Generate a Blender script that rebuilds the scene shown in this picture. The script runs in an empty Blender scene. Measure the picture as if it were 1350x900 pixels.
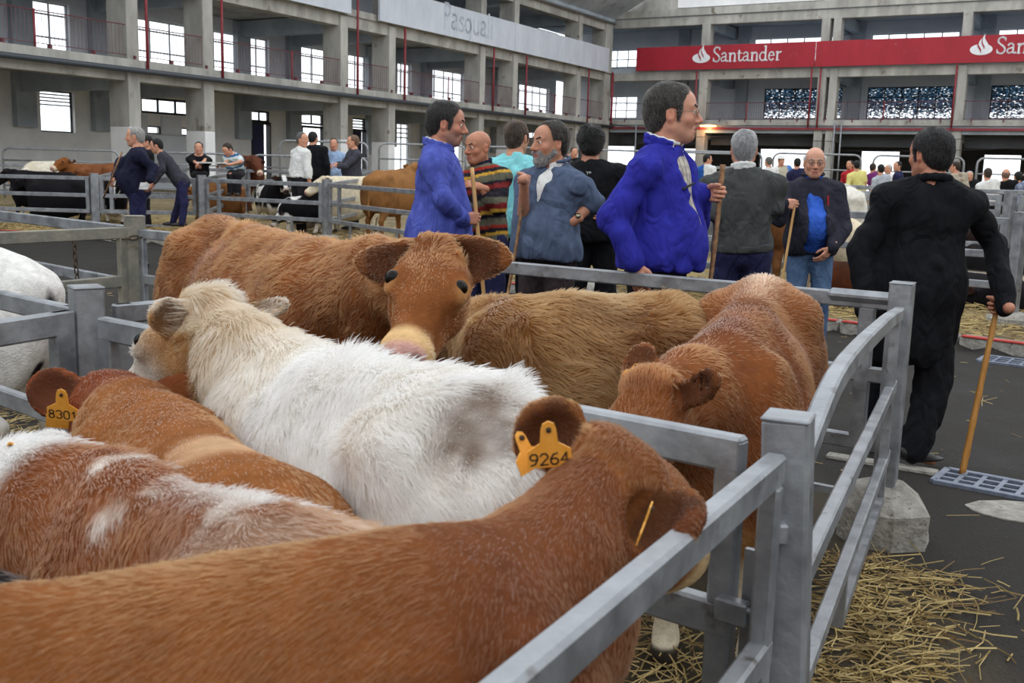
import bpy, math, random
import numpy as np
from mathutils import Matrix, Vector

C = bpy.context.scene.collection
SC = bpy.context.scene
rng = np.random.default_rng(7)

# ------------------------------------------------------------------ camera
EYE = 1.45
FPX = 1350.0
PITCH, ROLL = math.radians(9.535), math.radians(1.59)
cF = np.array([0, math.cos(PITCH), -math.sin(PITCH)])
_u = np.array([0, math.sin(PITCH), math.cos(PITCH)])
_x = np.array([1.0, 0, 0])
cX = math.cos(ROLL) * _x + math.sin(ROLL) * _u
cU = math.cos(ROLL) * _u - math.sin(ROLL) * _x
cam = bpy.data.cameras.new('camera')
cam.lens = 36.0
cam.sensor_width = 36.0
cam.clip_start = 0.05
cam.clip_end = 400
camo = bpy.data.objects.new('camera', cam)
C.objects.link(camo)
camo.matrix_world = Matrix(((cX[0], cU[0], -cF[0], 0), (cX[1], cU[1], -cF[1], 0), (cX[2], cU[2], -cF[2], EYE), (0, 0, 0, 1)))
SC.camera = camo
cam.dof.use_dof = True
cam.dof.focus_distance = 4.2
cam.dof.aperture_fstop = 9.0

# ------------------------------------------------------------------ daylight: an overcast sky, brighter towards the horizon
world = bpy.data.worlds.new('overcast_sky')
SC.world = world
world.use_nodes = True
nt = world.node_tree
nt.nodes.clear()
wo = nt.nodes.new('ShaderNodeOutputWorld')
bg = nt.nodes.new('ShaderNodeBackground')
tc = nt.nodes.new('ShaderNodeTexCoord')
sp = nt.nodes.new('ShaderNodeSeparateXYZ')
mr = nt.nodes.new('ShaderNodeMapRange')
mr.inputs['From Min'].default_value = -0.05
mr.inputs['From Max'].default_value = 1.0
mr.inputs['To Min'].default_value = 2.5
mr.inputs['To Max'].default_value = 1.45
nt.links.new(tc.outputs['Generated'], sp.inputs[0])
nt.links.new(sp.outputs['Z'], mr.inputs['Value'])
nt.links.new(mr.outputs[0], bg.inputs['Strength'])
bg.inputs['Color'].default_value = (0.93, 0.97, 1.0, 1)
nt.links.new(bg.outputs[0], wo.inputs['Surface'])

SC.view_settings.view_transform = 'Standard'
SC.view_settings.look = 'None'
SC.view_settings.gamma = 1.0
SC.view_settings.use_curve_mapping = False
SC.view_settings.exposure = -0.12

# ------------------------------------------------------------------ measuring helpers
def ray(px, py):
    return cF + (px - 675) / FPX * cX - (py - 450) / FPX * cU

def at(px, py, y):
    """world point seen in direction (px, py) at world depth y"""
    r = ray(px, py)
    return np.array([0, 0, EYE]) + r * (y / r[1])

def atz(px, py, z):
    r = ray(px, py)
    return np.array([0, 0, EYE]) + r * ((z - EYE) / r[2])

_CX = [-30, -12, -6.6, -3.5, -0.5, 3.15, 4.8, 30]
_CY = [24, 19.2, 18.0, 16.3, 12.6, 9.7, 8.25, -12]
def curb_y(x):
    return np.interp(x, _CX, _CY)

def ground(x, y):
    t = y - curb_y(x)
    return np.where(t > 0, np.clip(0.08 + 0.035 * t, 0, 0.34), 0.0)

def V(*a):
    return np.array(a, dtype=float)

def unit(v):
    v = np.asarray(v, float)
    return v / (np.linalg.norm(v) + 1e-12)

# ------------------------------------------------------------------ objects
def link(o, parent=None):
    C.objects.link(o)
    if parent is not None:
        o.parent = parent
        o.matrix_parent_inverse = parent.matrix_basis.inverted()
    return o

def tag(o, label=None, cat=None, group=None, kind=None):
    if label: o['label'] = label
    if cat: o['category'] = cat
    if group: o['group'] = group
    if kind: o['kind'] = kind
    return o

def empty(name, loc, label=None, cat=None, group=None, kind=None):
    o = bpy.data.objects.new(name, None)
    o.location = [float(q) for q in loc]
    o.empty_display_size = 0.1
    C.objects.link(o)
    return tag(o, label, cat, group, kind)

def mesh_np(name, v, f, mat, parent=None, smooth=True, col=None):
    """mesh object out of numpy vertices (n,3) and a face array (m,3|4) or a list of such arrays"""
    v = np.asarray(v, np.float32)
    fl = f if isinstance(f, list) else [f]
    fl = [np.asarray(q, np.int32) for q in fl if len(q)]
    me = bpy.data.meshes.new(name)
    me.vertices.add(len(v))
    me.vertices.foreach_set('co', v.ravel())
    nl = sum(q.size for q in fl)
    npoly = sum(len(q) for q in fl)
    me.loops.add(nl)
    me.loops.foreach_set('vertex_index', np.concatenate([q.ravel() for q in fl]))
    me.polygons.add(npoly)
    tot = np.concatenate([np.full(len(q), q.shape[1], np.int32) for q in fl])
    me.polygons.foreach_set('loop_start', np.concatenate([[0], np.cumsum(tot)[:-1]]).astype(np.int32))
    me.update(calc_edges=True)
    if smooth:
        me.shade_smooth()
    else:
        me.shade_flat()
    if col is not None:
        at_ = me.color_attributes.new('Col', 'FLOAT_COLOR', 'POINT')
        c4 = np.ones((len(v), 4), np.float32)
        c4[:, :3] = col
        at_.data.foreach_set('color', c4.ravel())
    if mat is not None:
        for m in (mat if isinstance(mat, (list, tuple)) else [mat]):
            me.materials.append(m)
    o = bpy.data.objects.new(name, me)
    return link(o, parent)

class MB:
    """collects simple solids, builds ONE mesh object"""
    def __init__(s):
        s.v, s.f, s.n = [], [], 0
    def raw(s, v, f):
        v = np.asarray(v, float)
        s.v.append(v)
        for q in (f if isinstance(f, list) else [f]):
            s.f.append(np.asarray(q, int) + s.n)
        s.n += len(v)
        return s
    def obox(s, c, ax, ay, az, bev=0.0):
        """box about c with half-vectors ax, ay, az, edges chamfered by bev"""
        c, A = np.asarray(c, float), [np.asarray(q, float) for q in (ax, ay, az)]
        L = [np.linalg.norm(q) for q in A]
        U = [q / l for q, l in zip(A, L)]
        if bev <= 0:
            v = [c + i * A[0] + j * A[1] + k * A[2] for i in (-1, 1) for j in (-1, 1) for k in (-1, 1)]
            return s.raw(v, [[[0, 1, 3, 2], [4, 6, 7, 5], [0, 4, 5, 1], [2, 3, 7, 6], [0, 2, 6, 4], [1, 5, 7, 3]]])
        b = min(bev, min(L) * 0.8)
        v, idx = [], {}
        for i in (-1, 1):
            for j in (-1, 1):
                for k in (-1, 1):
                    for m in range(3):
                        e = [L[q] - (b if q != m else 0) for q in range(3)]
                        idx[(i, j, k, m)] = len(v)
                        v.append(c + i * e[0] * U[0] + j * e[1] * U[1] + k * e[2] * U[2])
        q4, t3 = [], []
        for m in range(3):
            a, b2 = [q for q in range(3) if q != m]
            for sg in (-1, 1):
                loop = []
                for (p, r) in ((-1, -1), (1, -1), (1, 1), (-1, 1)):
                    key = [0, 0, 0]
                    key[m], key[a], key[b2] = sg, p, r
                    loop.append(idx[(*key, m)])
                q4.append(loop)
            for p in (-1, 1):
                for r in (-1, 1):
                    k1 = [0, 0, 0]; k2 = [0, 0, 0]
                    k1[a], k1[b2], k1[m] = p, r, -1
                    k2[a], k2[b2], k2[m] = p, r, 1
                    q4.append([idx[(*k1, a)], idx[(*k2, a)], idx[(*k2, b2)], idx[(*k1, b2)]])
        for i in (-1, 1):
            for j in (-1, 1):
                for k in (-1, 1):
                    t3.append([idx[(i, j, k, 0)], idx[(i, j, k, 1)], idx[(i, j, k, 2)]])
        return s.raw(v, [q4, t3])
    def box(s, lo, hi, bev=0.0):
        lo, hi = np.asarray(lo, float), np.asarray(hi, float)
        h = (hi - lo) / 2
        return s.obox((lo + hi) / 2, V(h[0], 0, 0), V(0, h[1], 0), V(0, 0, h[2]), bev)
    def bar(s, a, b, w, h, up=(0, 0, 1), bev=0.0):
        """rectangular bar from a to b: w across, h along up"""
        a, b = np.asarray(a, float), np.asarray(b, float)
        d = b - a
        l = np.linalg.norm(d)
        d = d / l
        up = np.asarray(up, float)
        sd = np.cross(d, up)
        if np.linalg.norm(sd) < 1e-4:
            sd = np.cross(d, V(1, 0, 0))
        sd = unit(sd)
        u2 = np.cross(sd, d)
        return s.obox((a + b) / 2, d * l / 2, sd * w / 2, u2 * h / 2, bev)
    def tube(s, pts, r, n=8, cap=True):
        pts = [np.asarray(p, float) for p in pts]
        m = len(pts)
        r = np.full(m, r) if np.isscalar(r) else np.asarray(r)
        v, q = [], []
        ref = None
        for i in range(m):
            d = unit(pts[min(i + 1, m - 1)] - pts[max(i - 1, 0)])
            if ref is None:
                ref = unit(np.cross(d, V(0.3, 0.2, 1) if abs(d[2]) < 0.9 else V(1, 0.1, 0)))
            ref = unit(ref - d * ref.dot(d))
            w = np.cross(d, ref)
            for k in range(n):
                t = 2 * math.pi * k / n
                v.append(pts[i] + r[i] * (math.cos(t) * ref + math.sin(t) * w))
        for i in range(m - 1):
            for k in range(n):
                k2 = (k + 1) % n
                q.append([i * n + k, i * n + k2, (i + 1) * n + k2, (i + 1) * n + k])
        t3 = []
        if cap:
            v.append(pts[0]); v.append(pts[-1])
            for k in range(n):
                k2 = (k + 1) % n
                t3.append([m * n, k2, k])
                t3.append([m * n + 1, (m - 1) * n + k, (m - 1) * n + k2])
        return s.raw(v, [q, t3] if t3 else [q])
    def prism(s, poly, o, ex, ey, ez, depth):
        """extruded polygon (2D points) : o + x*ex + y*ey, thickness depth along ez; fan capped (star-shaped about its centroid)"""
        poly = np.asarray(poly, float)
        n = len(poly)
        c = poly.mean(0)
        fr = [o + p[0] * ex + p[1] * ey for p in poly] + [o + c[0] * ex + c[1] * ey]
        bk = [p + ez * depth for p in fr]
        v = fr + bk
        t, q = [], []
        for k in range(n):
            k2 = (k + 1) % n
            t.append([n, k, k2])
            t.append([2 * n + 1, n + 1 + k2, n + 1 + k])
            q.append([k, n + 1 + k, n + 1 + k2, k2])
        return s.raw(v, [t, q])
    def build(s, name, mat, parent=None, smooth=False, kind=None):
        groups = {}
        for f in s.f:
            if len(f):
                groups.setdefault(f.shape[1], []).append(f)
        o = mesh_np(name, np.concatenate(s.v), [np.concatenate(g) for g in groups.values()], mat, parent, smooth)
        if kind: o['kind'] = kind
        return o

# ------------------------------------------------------------------ noise
def _hash(ix, iy, iz, seed):
    h = (ix * 374761393 + iy * 668265263 + iz * 1274126177 + seed * 974634777).astype(np.int64)
    h = (h ^ (h >> 13)) * 1274126177
    h = h ^ (h >> 16)
    return (h & 0xFFFF).astype(np.float32) / 32767.5 - 1.0

def noise3(p, freq=1.0, seed=0):
    p = np.asarray(p, np.float64) * freq
    i = np.floor(p).astype(np.int64)
    f = (p - i)
    f = f * f * (3 - 2 * f)
    out = 0
    for dx in (0, 1):
        wx = f[..., 0] if dx else 1 - f[..., 0]
        for dy in (0, 1):
            wy = f[..., 1] if dy else 1 - f[..., 1]
            for dz in (0, 1):
                wz = f[..., 2] if dz else 1 - f[..., 2]
                out = out + wx * wy * wz * _hash(i[..., 0] + dx, i[..., 1] + dy, i[..., 2] + dz, seed)
    return out

def fbm(p, freq=1.0, seed=0, oct=3):
    o, a = 0, 1.0
    for k in range(oct):
        o = o + a * noise3(p, freq * 2 ** k, seed + k * 11)
        a *= 0.5
    return o / 1.6

def sstep(a, b, x):
    t = np.clip((x - a) / (b - a), 0, 1)
    return t * t * (3 - 2 * t)

def lerp(a, b, t):
    return np.asarray(a) * (1 - t) + np.asarray(b) * t

def mixc(a, b, t):
    t = np.asarray(t)[:, None]
    return np.asarray(a) * (1 - t) + np.asarray(b) * t

# ------------------------------------------------------------------ materials
MATS = {}
def new_mat(name):
    m = bpy.data.materials.new(name)
    m.use_nodes = True
    n = m.node_tree
    n.nodes.clear()
    out = n.nodes.new('ShaderNodeOutputMaterial')
    bs = n.nodes.new('ShaderNodeBsdfPrincipled')
    n.links.new(bs.outputs[0], out.inputs[0])
    return m, n, bs

def surf(name, col, rough=0.6, metal=0.0, var=0.15, vscale=6.0, col2=None, bump=0.0, bscale=60.0, attr=False, spec=0.5, stretch=None, detail=5.0, sheen=0.0, rvar=0.0, fine=None):
    """general procedural surface: base colour mottled by noise towards col2, fine bump"""
    if name in MATS: return MATS[name]
    m, n, bs = new_mat(name)
    N, Lk = n.nodes, n.links
    tc = N.new('ShaderNodeTexCoord')
    mp = N.new('ShaderNodeMapping')
    Lk.new(tc.outputs['Object'], mp.inputs[0])
    if stretch: mp.inputs['Scale'].default_value = stretch
    nz = N.new('ShaderNodeTexNoise')
    nz.inputs['Scale'].default_value = vscale
    nz.inputs['Detail'].default_value = detail
    nz.inputs['Roughness'].default_value = 0.62
    Lk.new(mp.outputs[0], nz.inputs[0])
    rmp = N.new('ShaderNodeMapRange')
    rmp.inputs['From Min'].default_value = 0.33
    rmp.inputs['From Max'].default_value = 0.67
    Lk.new(nz.outputs[0], rmp.inputs[0])
    mx = N.new('ShaderNodeMix')
    mx.data_type = 'RGBA'
    Lk.new(rmp.outputs[0], mx.inputs['Factor'])
    if attr:
        at_ = N.new('ShaderNodeAttribute')
        at_.attribute_name = 'Col'
        hs = N.new('ShaderNodeHueSaturation')
        hs.inputs['Value'].default_value = 1 - var
        Lk.new(at_.outputs['Color'], hs.inputs['Color'])
        Lk.new(hs.outputs[0], mx.inputs['A'])
        hs2 = N.new('ShaderNodeHueSaturation')
        hs2.inputs['Value'].default_value = 1 + var
        Lk.new(at_.outputs['Color'], hs2.inputs['Color'])
        Lk.new(hs2.outputs[0], mx.inputs['B'])
    else:
        c2 = col2 if col2 is not None else tuple(min(1, c * (1 + var)) for c in col)
        c1 = col if col2 is not None else tuple(c * (1 - var) for c in col)
        mx.inputs['A'].default_value = (*c1, 1)
        mx.inputs['B'].default_value = (*c2, 1)
    last = mx.outputs['Result']
    if fine:
        nf = N.new('ShaderNodeTexNoise')
        nf.inputs['Scale'].default_value = fine[0]
        nf.inputs['Detail'].default_value = 3
        Lk.new(tc.outputs['Object'], nf.inputs[0])
        r2 = N.new('ShaderNodeMapRange')
        r2.inputs['From Min'].default_value = fine[2]
        r2.inputs['From Max'].default_value = fine[2] + 0.12
        Lk.new(nf.outputs[0], r2.inputs[0])
        m2 = N.new('ShaderNodeMix')
        m2.data_type = 'RGBA'
        Lk.new(r2.outputs[0], m2.inputs['Factor'])
        Lk.new(last, m2.inputs['A'])
        m2.inputs['B'].default_value = (*fine[1], 1)
        last = m2.outputs['Result']
    Lk.new(last, bs.inputs['Base Color'])
    bs.inputs['Roughness'].default_value = rough
    if rvar:
        r3 = N.new('ShaderNodeMapRange')
        r3.inputs['To Min'].default_value = rough - rvar
        r3.inputs['To Max'].default_value = rough + rvar
        Lk.new(rmp.outputs[0], r3.inputs[0])
        Lk.new(r3.outputs[0], bs.inputs['Roughness'])
    bs.inputs['Metallic'].default_value = metal
    bs.inputs['Specular IOR Level'].default_value = spec
    if sheen: 
        bs.inputs['Sheen Weight'].default_value = sheen
    if bump:
        nb = N.new('ShaderNodeTexNoise')
        nb.inputs['Scale'].default_value = bscale
        nb.inputs['Detail'].default_value = 4
        Lk.new(mp.outputs[0], nb.inputs[0])
        bp = N.new('ShaderNodeBump')
        bp.inputs['Strength'].default_value = bump
        bp.inputs['Distance'].default_value = 0.02
        Lk.new(nb.outputs[0], bp.inputs['Height'])
        Lk.new(bp.outputs[0], bs.inputs['Normal'])
    MATS[name] = m
    return m

def plain(name, col, rough=0.5, metal=0.0, spec=0.5):
    return surf(name, col, rough, metal, 0.06, 8.0, spec=spec)

def hex3(r, g, b):
    """sRGB 0-255 to linear"""
    def f(c):
        c /= 255.0
        return c / 12.92 if c <= 0.04045 else ((c + 0.055) / 1.055) ** 2.4
    return (f(r), f(g), f(b))

STEEL = surf('galvanised_steel', hex3(128, 131, 136), 0.48, 0.55, vscale=9, col2=hex3(168, 171, 176), bump=0.12, bscale=40, rvar=0.12, fine=(14, hex3(96, 92, 86), 0.66))
STEEL_OLD = surf('weathered_steel', hex3(118, 118, 112), 0.62, 0.3, vscale=7, col2=hex3(158, 152, 136), bump=0.2, bscale=40, fine=(11, hex3(104, 76, 50), 0.66))
CONC = surf('gallery_concrete', hex3(142, 140, 135), 0.9, 0, vscale=0.9, col2=hex3(186, 184, 178), bump=0.25, bscale=9, stretch=(1.6, 1.6, 0.5), fine=(2.2, hex3(118, 110, 98), 0.63))
CONC_DK = surf('soffit_concrete', hex3(150, 160, 170), 0.9, 0, vscale=0.8, col2=hex3(182, 192, 202), bump=0.2, bscale=8)
PLASTER = surf('grey_plaster', hex3(206, 212, 222), 0.9, 0, vscale=0.7, col2=hex3(224, 229, 236), bump=0.1, bscale=12)
PAINTW = surf('white_lime_paint', hex3(222, 223, 225), 0.85, 0, vscale=1.5, col2=hex3(238, 238, 238), bump=0.1, bscale=14)
FOOT = surf('cast_concrete', hex3(134, 130, 122), 0.95, 0, vscale=14, col2=hex3(176, 172, 164), bump=0.7, bscale=36, fine=(30, hex3(92, 86, 76), 0.62))
REDP = surf('red_paint', hex3(118, 34, 44), 0.55, 0, vscale=4, col2=hex3(142, 46, 56), fine=(6, hex3(96, 44, 44), 0.66))
RAILM = surf('rail_paint', hex3(92, 44, 52), 0.6, 0, vscale=4, col2=hex3(112, 56, 64))
DARK = plain('black_rubber', (0.012, 0.012, 0.014), 0.7)
WHITE_FRAME = plain('white_window_frame', hex3(206, 210, 214), 0.6)
DKFRAME = plain('dark_window_frame', hex3(30, 33, 38), 0.6)
# ------------------------------------------------------------------ smooth solids: signed distances on a grid, skinned by surface nets
def frame(x, y, z):
    return np.array([x, y, z], float)          # rows = local axes in world

def Ell(c, r, R=None):
    c = np.asarray(c, float); r = np.asarray(r, float)
    if R is None:
        e = r
    else:
        e = np.sqrt(((R * r[:, None]) ** 2).sum(0))
    ir = 1.0 / r
    def fn(X, Y, Z):
        x, y, z = X - c[0], Y - c[1], Z - c[2]
        if R is not None:
            x, y, z = (R[0, 0] * x + R[0, 1] * y + R[0, 2] * z, R[1, 0] * x + R[1, 1] * y + R[1, 2] * z, R[2, 0] * x + R[2, 1] * y + R[2, 2] * z)
        a = (x * ir[0]) ** 2 + (y * ir[1]) ** 2 + (z * ir[2]) ** 2
        b = (x * ir[0] ** 2) ** 2 + (y * ir[1] ** 2) ** 2 + (z * ir[2] ** 2) ** 2
        k0 = np.sqrt(a)
        return k0 * (k0 - 1) / (np.sqrt(b) + 1e-6)
    return c - e, c + e, fn

def RC(a, b, ra, rb):
    a = np.asarray(a, float); b = np.asarray(b, float)
    ba = b - a
    bb = ba.dot(ba) + 1e-12
    def fn(X, Y, Z):
        x, y, z = X - a[0], Y - a[1], Z - a[2]
        h = np.clip((x * ba[0] + y * ba[1] + z * ba[2]) / bb, 0, 1)
        return np.sqrt((x - h * ba[0]) ** 2 + (y - h * ba[1]) ** 2 + (z - h * ba[2]) ** 2) - (ra + (rb - ra) * h)
    m = max(ra, rb)
    return np.minimum(a, b) - m, np.maximum(a, b) + m, fn

def Box(c, h, R, rnd=0.01):
    c = np.asarray(c, float); h = np.asarray(h, float) - rnd
    e = np.abs(R * (h + rnd)[:, None]).sum(0)
    def fn(X, Y, Z):
        x, y, z = X - c[0], Y - c[1], Z - c[2]
        q = [np.abs(R[i, 0] * x + R[i, 1] * y + R[i, 2] * z) - h[i] for i in range(3)]
        o = np.sqrt(sum(np.maximum(t, 0) ** 2 for t in q))
        return o + np.minimum(np.maximum(np.maximum(q[0], q[1]), q[2]), 0) - rnd
    return c - e, c + e, fn

def Half(n, p):
    """keeps the side the normal points away from"""
    n = unit(n); o = n.dot(np.asarray(p, float))
    def fn(X, Y, Z):
        return n[0] * X + n[1] * Y + n[2] * Z - o
    return None, None, fn

def nets(d, lo, res):
    s = d < 0
    nx, ny, nz = d.shape
    cnt = np.zeros((nx - 1, ny - 1, nz - 1), np.int8)
    for i in (0, 1):
        for j in (0, 1):
            for k in (0, 1):
                cnt += s[i:nx - 1 + i, j:ny - 1 + j, k:nz - 1 + k]
    act = (cnt > 0) & (cnt < 8)
    ci = np.argwhere(act)
    idx = np.full(act.shape, -1, np.int32)
    idx[act] = np.arange(len(ci))
    pos = np.zeros((len(ci), 3), np.float32)
    num = np.zeros(len(ci), np.float32)
    for ax in range(3):
        o = [q for q in range(3) if q != ax]
        for p in (0, 1):
            for r in (0, 1):
                o1 = np.zeros(3, int); o1[o[0]] = p; o1[o[1]] = r
                o2 = o1.copy(); o2[ax] = 1
                d1 = d[tuple((ci + o1).T)]; d2 = d[tuple((ci + o2).T)]
                m = (d1 < 0) != (d2 < 0)
                t = np.where(m, d1 / np.where(m, d1 - d2, 1), 0)
                q = o1[None, :] + 0.0
                w = np.repeat(q, len(ci), 0)
                w[:, ax] += t
                pos += np.where(m[:, None], w, 0)
                num += m
    v = (ci + pos / num[:, None]) * res + lo
    F = []
    for ax in range(3):
        b, c = [(1, 2), (2, 0), (0, 1)][ax]
        S = np.moveaxis(s, (ax, b, c), (0, 1, 2))
        I = np.moveaxis(idx, (ax, b, c), (0, 1, 2))
        e = S[:-1, 1:-1, 1:-1] != S[1:, 1:-1, 1:-1]
        ii = np.argwhere(e)
        if not len(ii): continue
        i, j, k = ii[:, 0], ii[:, 1] + 1, ii[:, 2] + 1
        q = np.stack([I[i, j - 1, k - 1], I[i, j, k - 1], I[i, j, k], I[i, j - 1, k]], 1)
        fl = ~S[i, j, k]
        q[fl] = q[fl][:, ::-1]
        F.append(q)
    return v.astype(np.float32), np.concatenate(F)

def solid(ops, res, disp=None):
    """ops: list of (op, prim, k), op in u (union) s (cut away) i (keep).  returns vertices, quads"""
    los = np.array([p[0] for o, p, k in ops if o == 'u']); his = np.array([p[1] for o, p, k in ops if o == 'u'])
    lo = los.min(0) - 3 * res - 0.012; hi = his.max(0) + 3 * res + 0.012
    n = np.ceil((hi - lo) / res).astype(int) + 1
    ax = [lo[i] + res * np.arange(n[i]) for i in range(3)]
    d = np.full(n, 0.5, np.float32)
    for op, p, k in ops:
        if p[0] is None:
            sl = (slice(None),) * 3
        else:
            m = k + 3 * res + (0.03 if op == 'u' else 0.0)
            a = np.clip(np.floor((p[0] - m - lo) / res).astype(int), 0, n - 1); b = np.clip(np.ceil((p[1] + m - lo) / res).astype(int) + 1, 1, n)
            sl = tuple(slice(a[i], b[i]) for i in range(3))
        X = ax[0][sl[0]][:, None, None]; Y = ax[1][sl[1]][None, :, None]; Z = ax[2][sl[2]][None, None, :]
        e = p[2](X, Y, Z).astype(np.float32)
        cur = d[sl]
        if op == 'u':
            h = np.maximum(k - np.abs(cur - e), 0) / max(k, 1e-6)
            d[sl] = np.minimum(cur, e) - h * h * k * 0.25
        else:
            if op == 's': e = -e
            h = np.maximum(k - np.abs(cur - e), 0) / max(k, 1e-6)
            d[sl] = np.maximum(cur, e) + h * h * k * 0.25
    if disp is not None:
        near = np.abs(d) < 0.05
        ii = np.argwhere(near)
        P = ii * res + lo
        d[near] += disp(P).astype(np.float32)
    for a_ in range(3):                     # close at the border
        s1 = [slice(None)] * 3; s1[a_] = 0; d[tuple(s1)] = 0.5
        s1[a_] = -1; d[tuple(s1)] = 0.5
    return nets(d, lo, res)

def join(parts):
    vs, fs, n = [], [], 0
    for v, f in parts:
        vs.append(v); fs.append(f + n); n += len(v)
    return np.concatenate(vs), np.concatenate(fs)

def vnormals(v, f):
    a, b, c = v[f[:, 0]], v[f[:, 1]], v[f[:, 2]]
    fn = np.cross(c - a, v[f[:, 3]] - b) if f.shape[1] == 4 else np.cross(b - a, c - a)
    n = np.zeros_like(v)
    for k in range(f.shape[1]):
        for q in range(3):
            n[:, q] += np.bincount(f[:, k], fn[:, q], len(v))
    return n / (np.linalg.norm(n, axis=1, keepdims=True) + 1e-12), fn
# ------------------------------------------------------------------ floor
ATTR_FLOOR = surf('hall_floor', (0, 0, 0), 0.82, 0, var=0.34, vscale=1.6, attr=True, bump=0.6, bscale=70, rvar=0.14, spec=.28, detail=9, fine=(55, hex3(112, 108, 102), 0.67))
def make_floor():
    xs = np.concatenate([np.arange(-72, -16, 2.0), np.arange(-16, 20, 0.2), np.arange(20, 74, 2.0)])
    ys = np.concatenate([np.arange(-8, 24, 0.2), np.arange(24, 100, 2.0)])
    X, Y = np.meshgrid(xs, ys, indexing='ij')
    Z = ground(X, Y)
    v = np.stack([X, Y, Z], -1).reshape(-1, 3)
    nx, ny = len(xs), len(ys)
    i, j = np.meshgrid(np.arange(nx - 1), np.arange(ny - 1), indexing='ij')
    a = (i * ny + j).ravel()
    q = np.stack([a, a + ny, a + ny + 1, a + 1], 1)
    t = (Y - curb_y(X)).ravel()
    asph, slab = hex3(44, 41, 38), hex3(128, 114, 88)
    w = sstep(0.15, 0.4, t)
    col = mixc(asph, slab, w)
    bn = fbm(v, 0.9, 5)
    col = mixc(col, hex3(168, 150, 104), w * sstep(-0.1, 0.5, bn) * 0.6)
    pen = ((v[:, 0] < 1.5) & (v[:, 1] < 5.2)).astype(float)
    col = mixc(col, hex3(96, 84, 62), pen * 0.45 * sstep(-0.4, 0.4, bn))
    # strip of pale concrete at the drain
    col = col * (1 + 0.16 * noise3(v, 0.5, 3))[:, None]
    return tag(mesh_np('floor', v, q, ATTR_FLOOR, None, True, col), kind='structure')
make_floor()

def make_curb():
    r = empty('trim_1', (0, 9, 0), kind='structure')
    pts = [V(x, y, 0) for x, y in zip(_CX, _CY)][1:-1]
    conc = MB(); red = 0
    for p, q in zip(pts[:-1], pts[1:]):
        n = max(1, int(np.linalg.norm(q - p) / 1.0))
        for k in range(n):
            a = lerp(p, q, k / n); b = lerp(p, q, (k + 1) / n)
            d = unit(b - a)
            g = 0.012
            MB().bar(a + d * g + V(0, 0, 0.045), b - d * g + V(0, 0, 0.045), 0.17, 0.14, bev=0.015).build('kerbstone', FOOT, r)
            sdn = unit(np.cross(d, V(0, 0, 1)))
            if sdn[1] > 0: sdn = -sdn
            if noise3(np.array([a]), 0.7, 9)[0] > -0.35:
                o = MB().bar(a + d * 0.03 + sdn * 0.05 + V(0, 0, 0.116), b - d * 0.03 + sdn * 0.05 + V(0, 0, 0.116), 0.09, 0.01).build('painted_edge', RED_EDGE, r)
RED_EDGE = surf('worn_red_edge', hex3(168, 44, 38), 0.7, 0, vscale=7, col2=hex3(200, 66, 52), fine=(9, hex3(120, 104, 88), 0.58))
make_curb()

# ------------------------------------------------------------------ the two galleries
FAC = V(5.44, 62.3, 0)
FA = unit(V(0.497, 0.868, 0))
FB = V(FA[1], -FA[0], 0)
def PL(t, d, z):            # left gallery: t along (0 at the corner, negative towards the camera), d behind the front
    return FAC + FA * t - FB * d + V(0, 0, z)
def PR(t, d, z):            # far gallery: t to the right of the corner
    return FAC + FB * t + FA * d + V(0, 0, z)
G0 = 0.34

def pbox(m, P, t0, t1, d0, d1, z0, z1, bev=0.0):
    c = P((t0 + t1) / 2, (d0 + d1) / 2, (z0 + z1) / 2)
    ax = (P(t1, 0, 0) - P(t0, 0, 0)) / 2
    ay = (P(0, d1, 0) - P(0, d0, 0)) / 2
    return m.obox(c, ax, ay, V(0, 0, (z1 - z0) / 2), bev)

GLASS, _n, _b = new_mat('window_glass')
_n.nodes.clear()
_o = _n.nodes.new('ShaderNodeOutputMaterial'); _mx = _n.nodes.new('ShaderNodeMixShader'); _t = _n.nodes.new('ShaderNodeBsdfTransparent'); _g = _n.nodes.new('ShaderNodeBsdfGlossy')
_t.inputs[0].default_value = (0.97, 0.98, 0.99, 1); _g.inputs['Roughness'].default_value = 0.05; _mx.inputs[0].default_value = 0.05
_n.links.new(_t.outputs[0], _mx.inputs[1]); _n.links.new(_g.outputs[0], _mx.inputs[2]); _n.links.new(_mx.outputs[0], _o.inputs[0])

# panes of the far gallery: frosted lattice, small clear lights towards the bottom
LATT, _n, _b = new_mat('lattice_glass')
_n.nodes.clear()
_o = _n.nodes.new('ShaderNodeOutputMaterial'); _mx = _n.nodes.new('ShaderNodeMixShader'); _t = _n.nodes.new('ShaderNodeBsdfTransparent'); _d = _n.nodes.new('ShaderNodeBsdfTranslucent'); _g = _n.nodes.new('ShaderNodeBsdfDiffuse'); _m2 = _n.nodes.new('ShaderNodeMixShader')
_tc = _n.nodes.new('ShaderNodeTexCoord'); _mp = _n.nodes.new('ShaderNodeMapping'); _nz = _n.nodes.new('ShaderNodeTexNoise'); _cr = _n.nodes.new('ShaderNodeMapRange')
_mp.inputs['Scale'].default_value = (0.8, 0.8, 2.2); _nz.inputs['Scale'].default_value = 9; _nz.inputs['Detail'].default_value = 2
_sp = _n.nodes.new('ShaderNodeSeparateXYZ'); _zr = _n.nodes.new('ShaderNodeMapRange'); _ad = _n.nodes.new('ShaderNodeMath')
_zr.inputs['From Min'].default_value = 4.85; _zr.inputs['From Max'].default_value = 5.6; _zr.inputs['To Min'].default_value = 0.10; _zr.inputs['To Max'].default_value = -0.07
_n.links.new(_tc.outputs['Object'], _mp.inputs[0]); _n.links.new(_mp.outputs[0], _nz.inputs[0])
_n.links.new(_tc.outputs['Object'], _sp.inputs[0]); _n.links.new(_sp.outputs['Z'], _zr.inputs[0])
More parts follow.
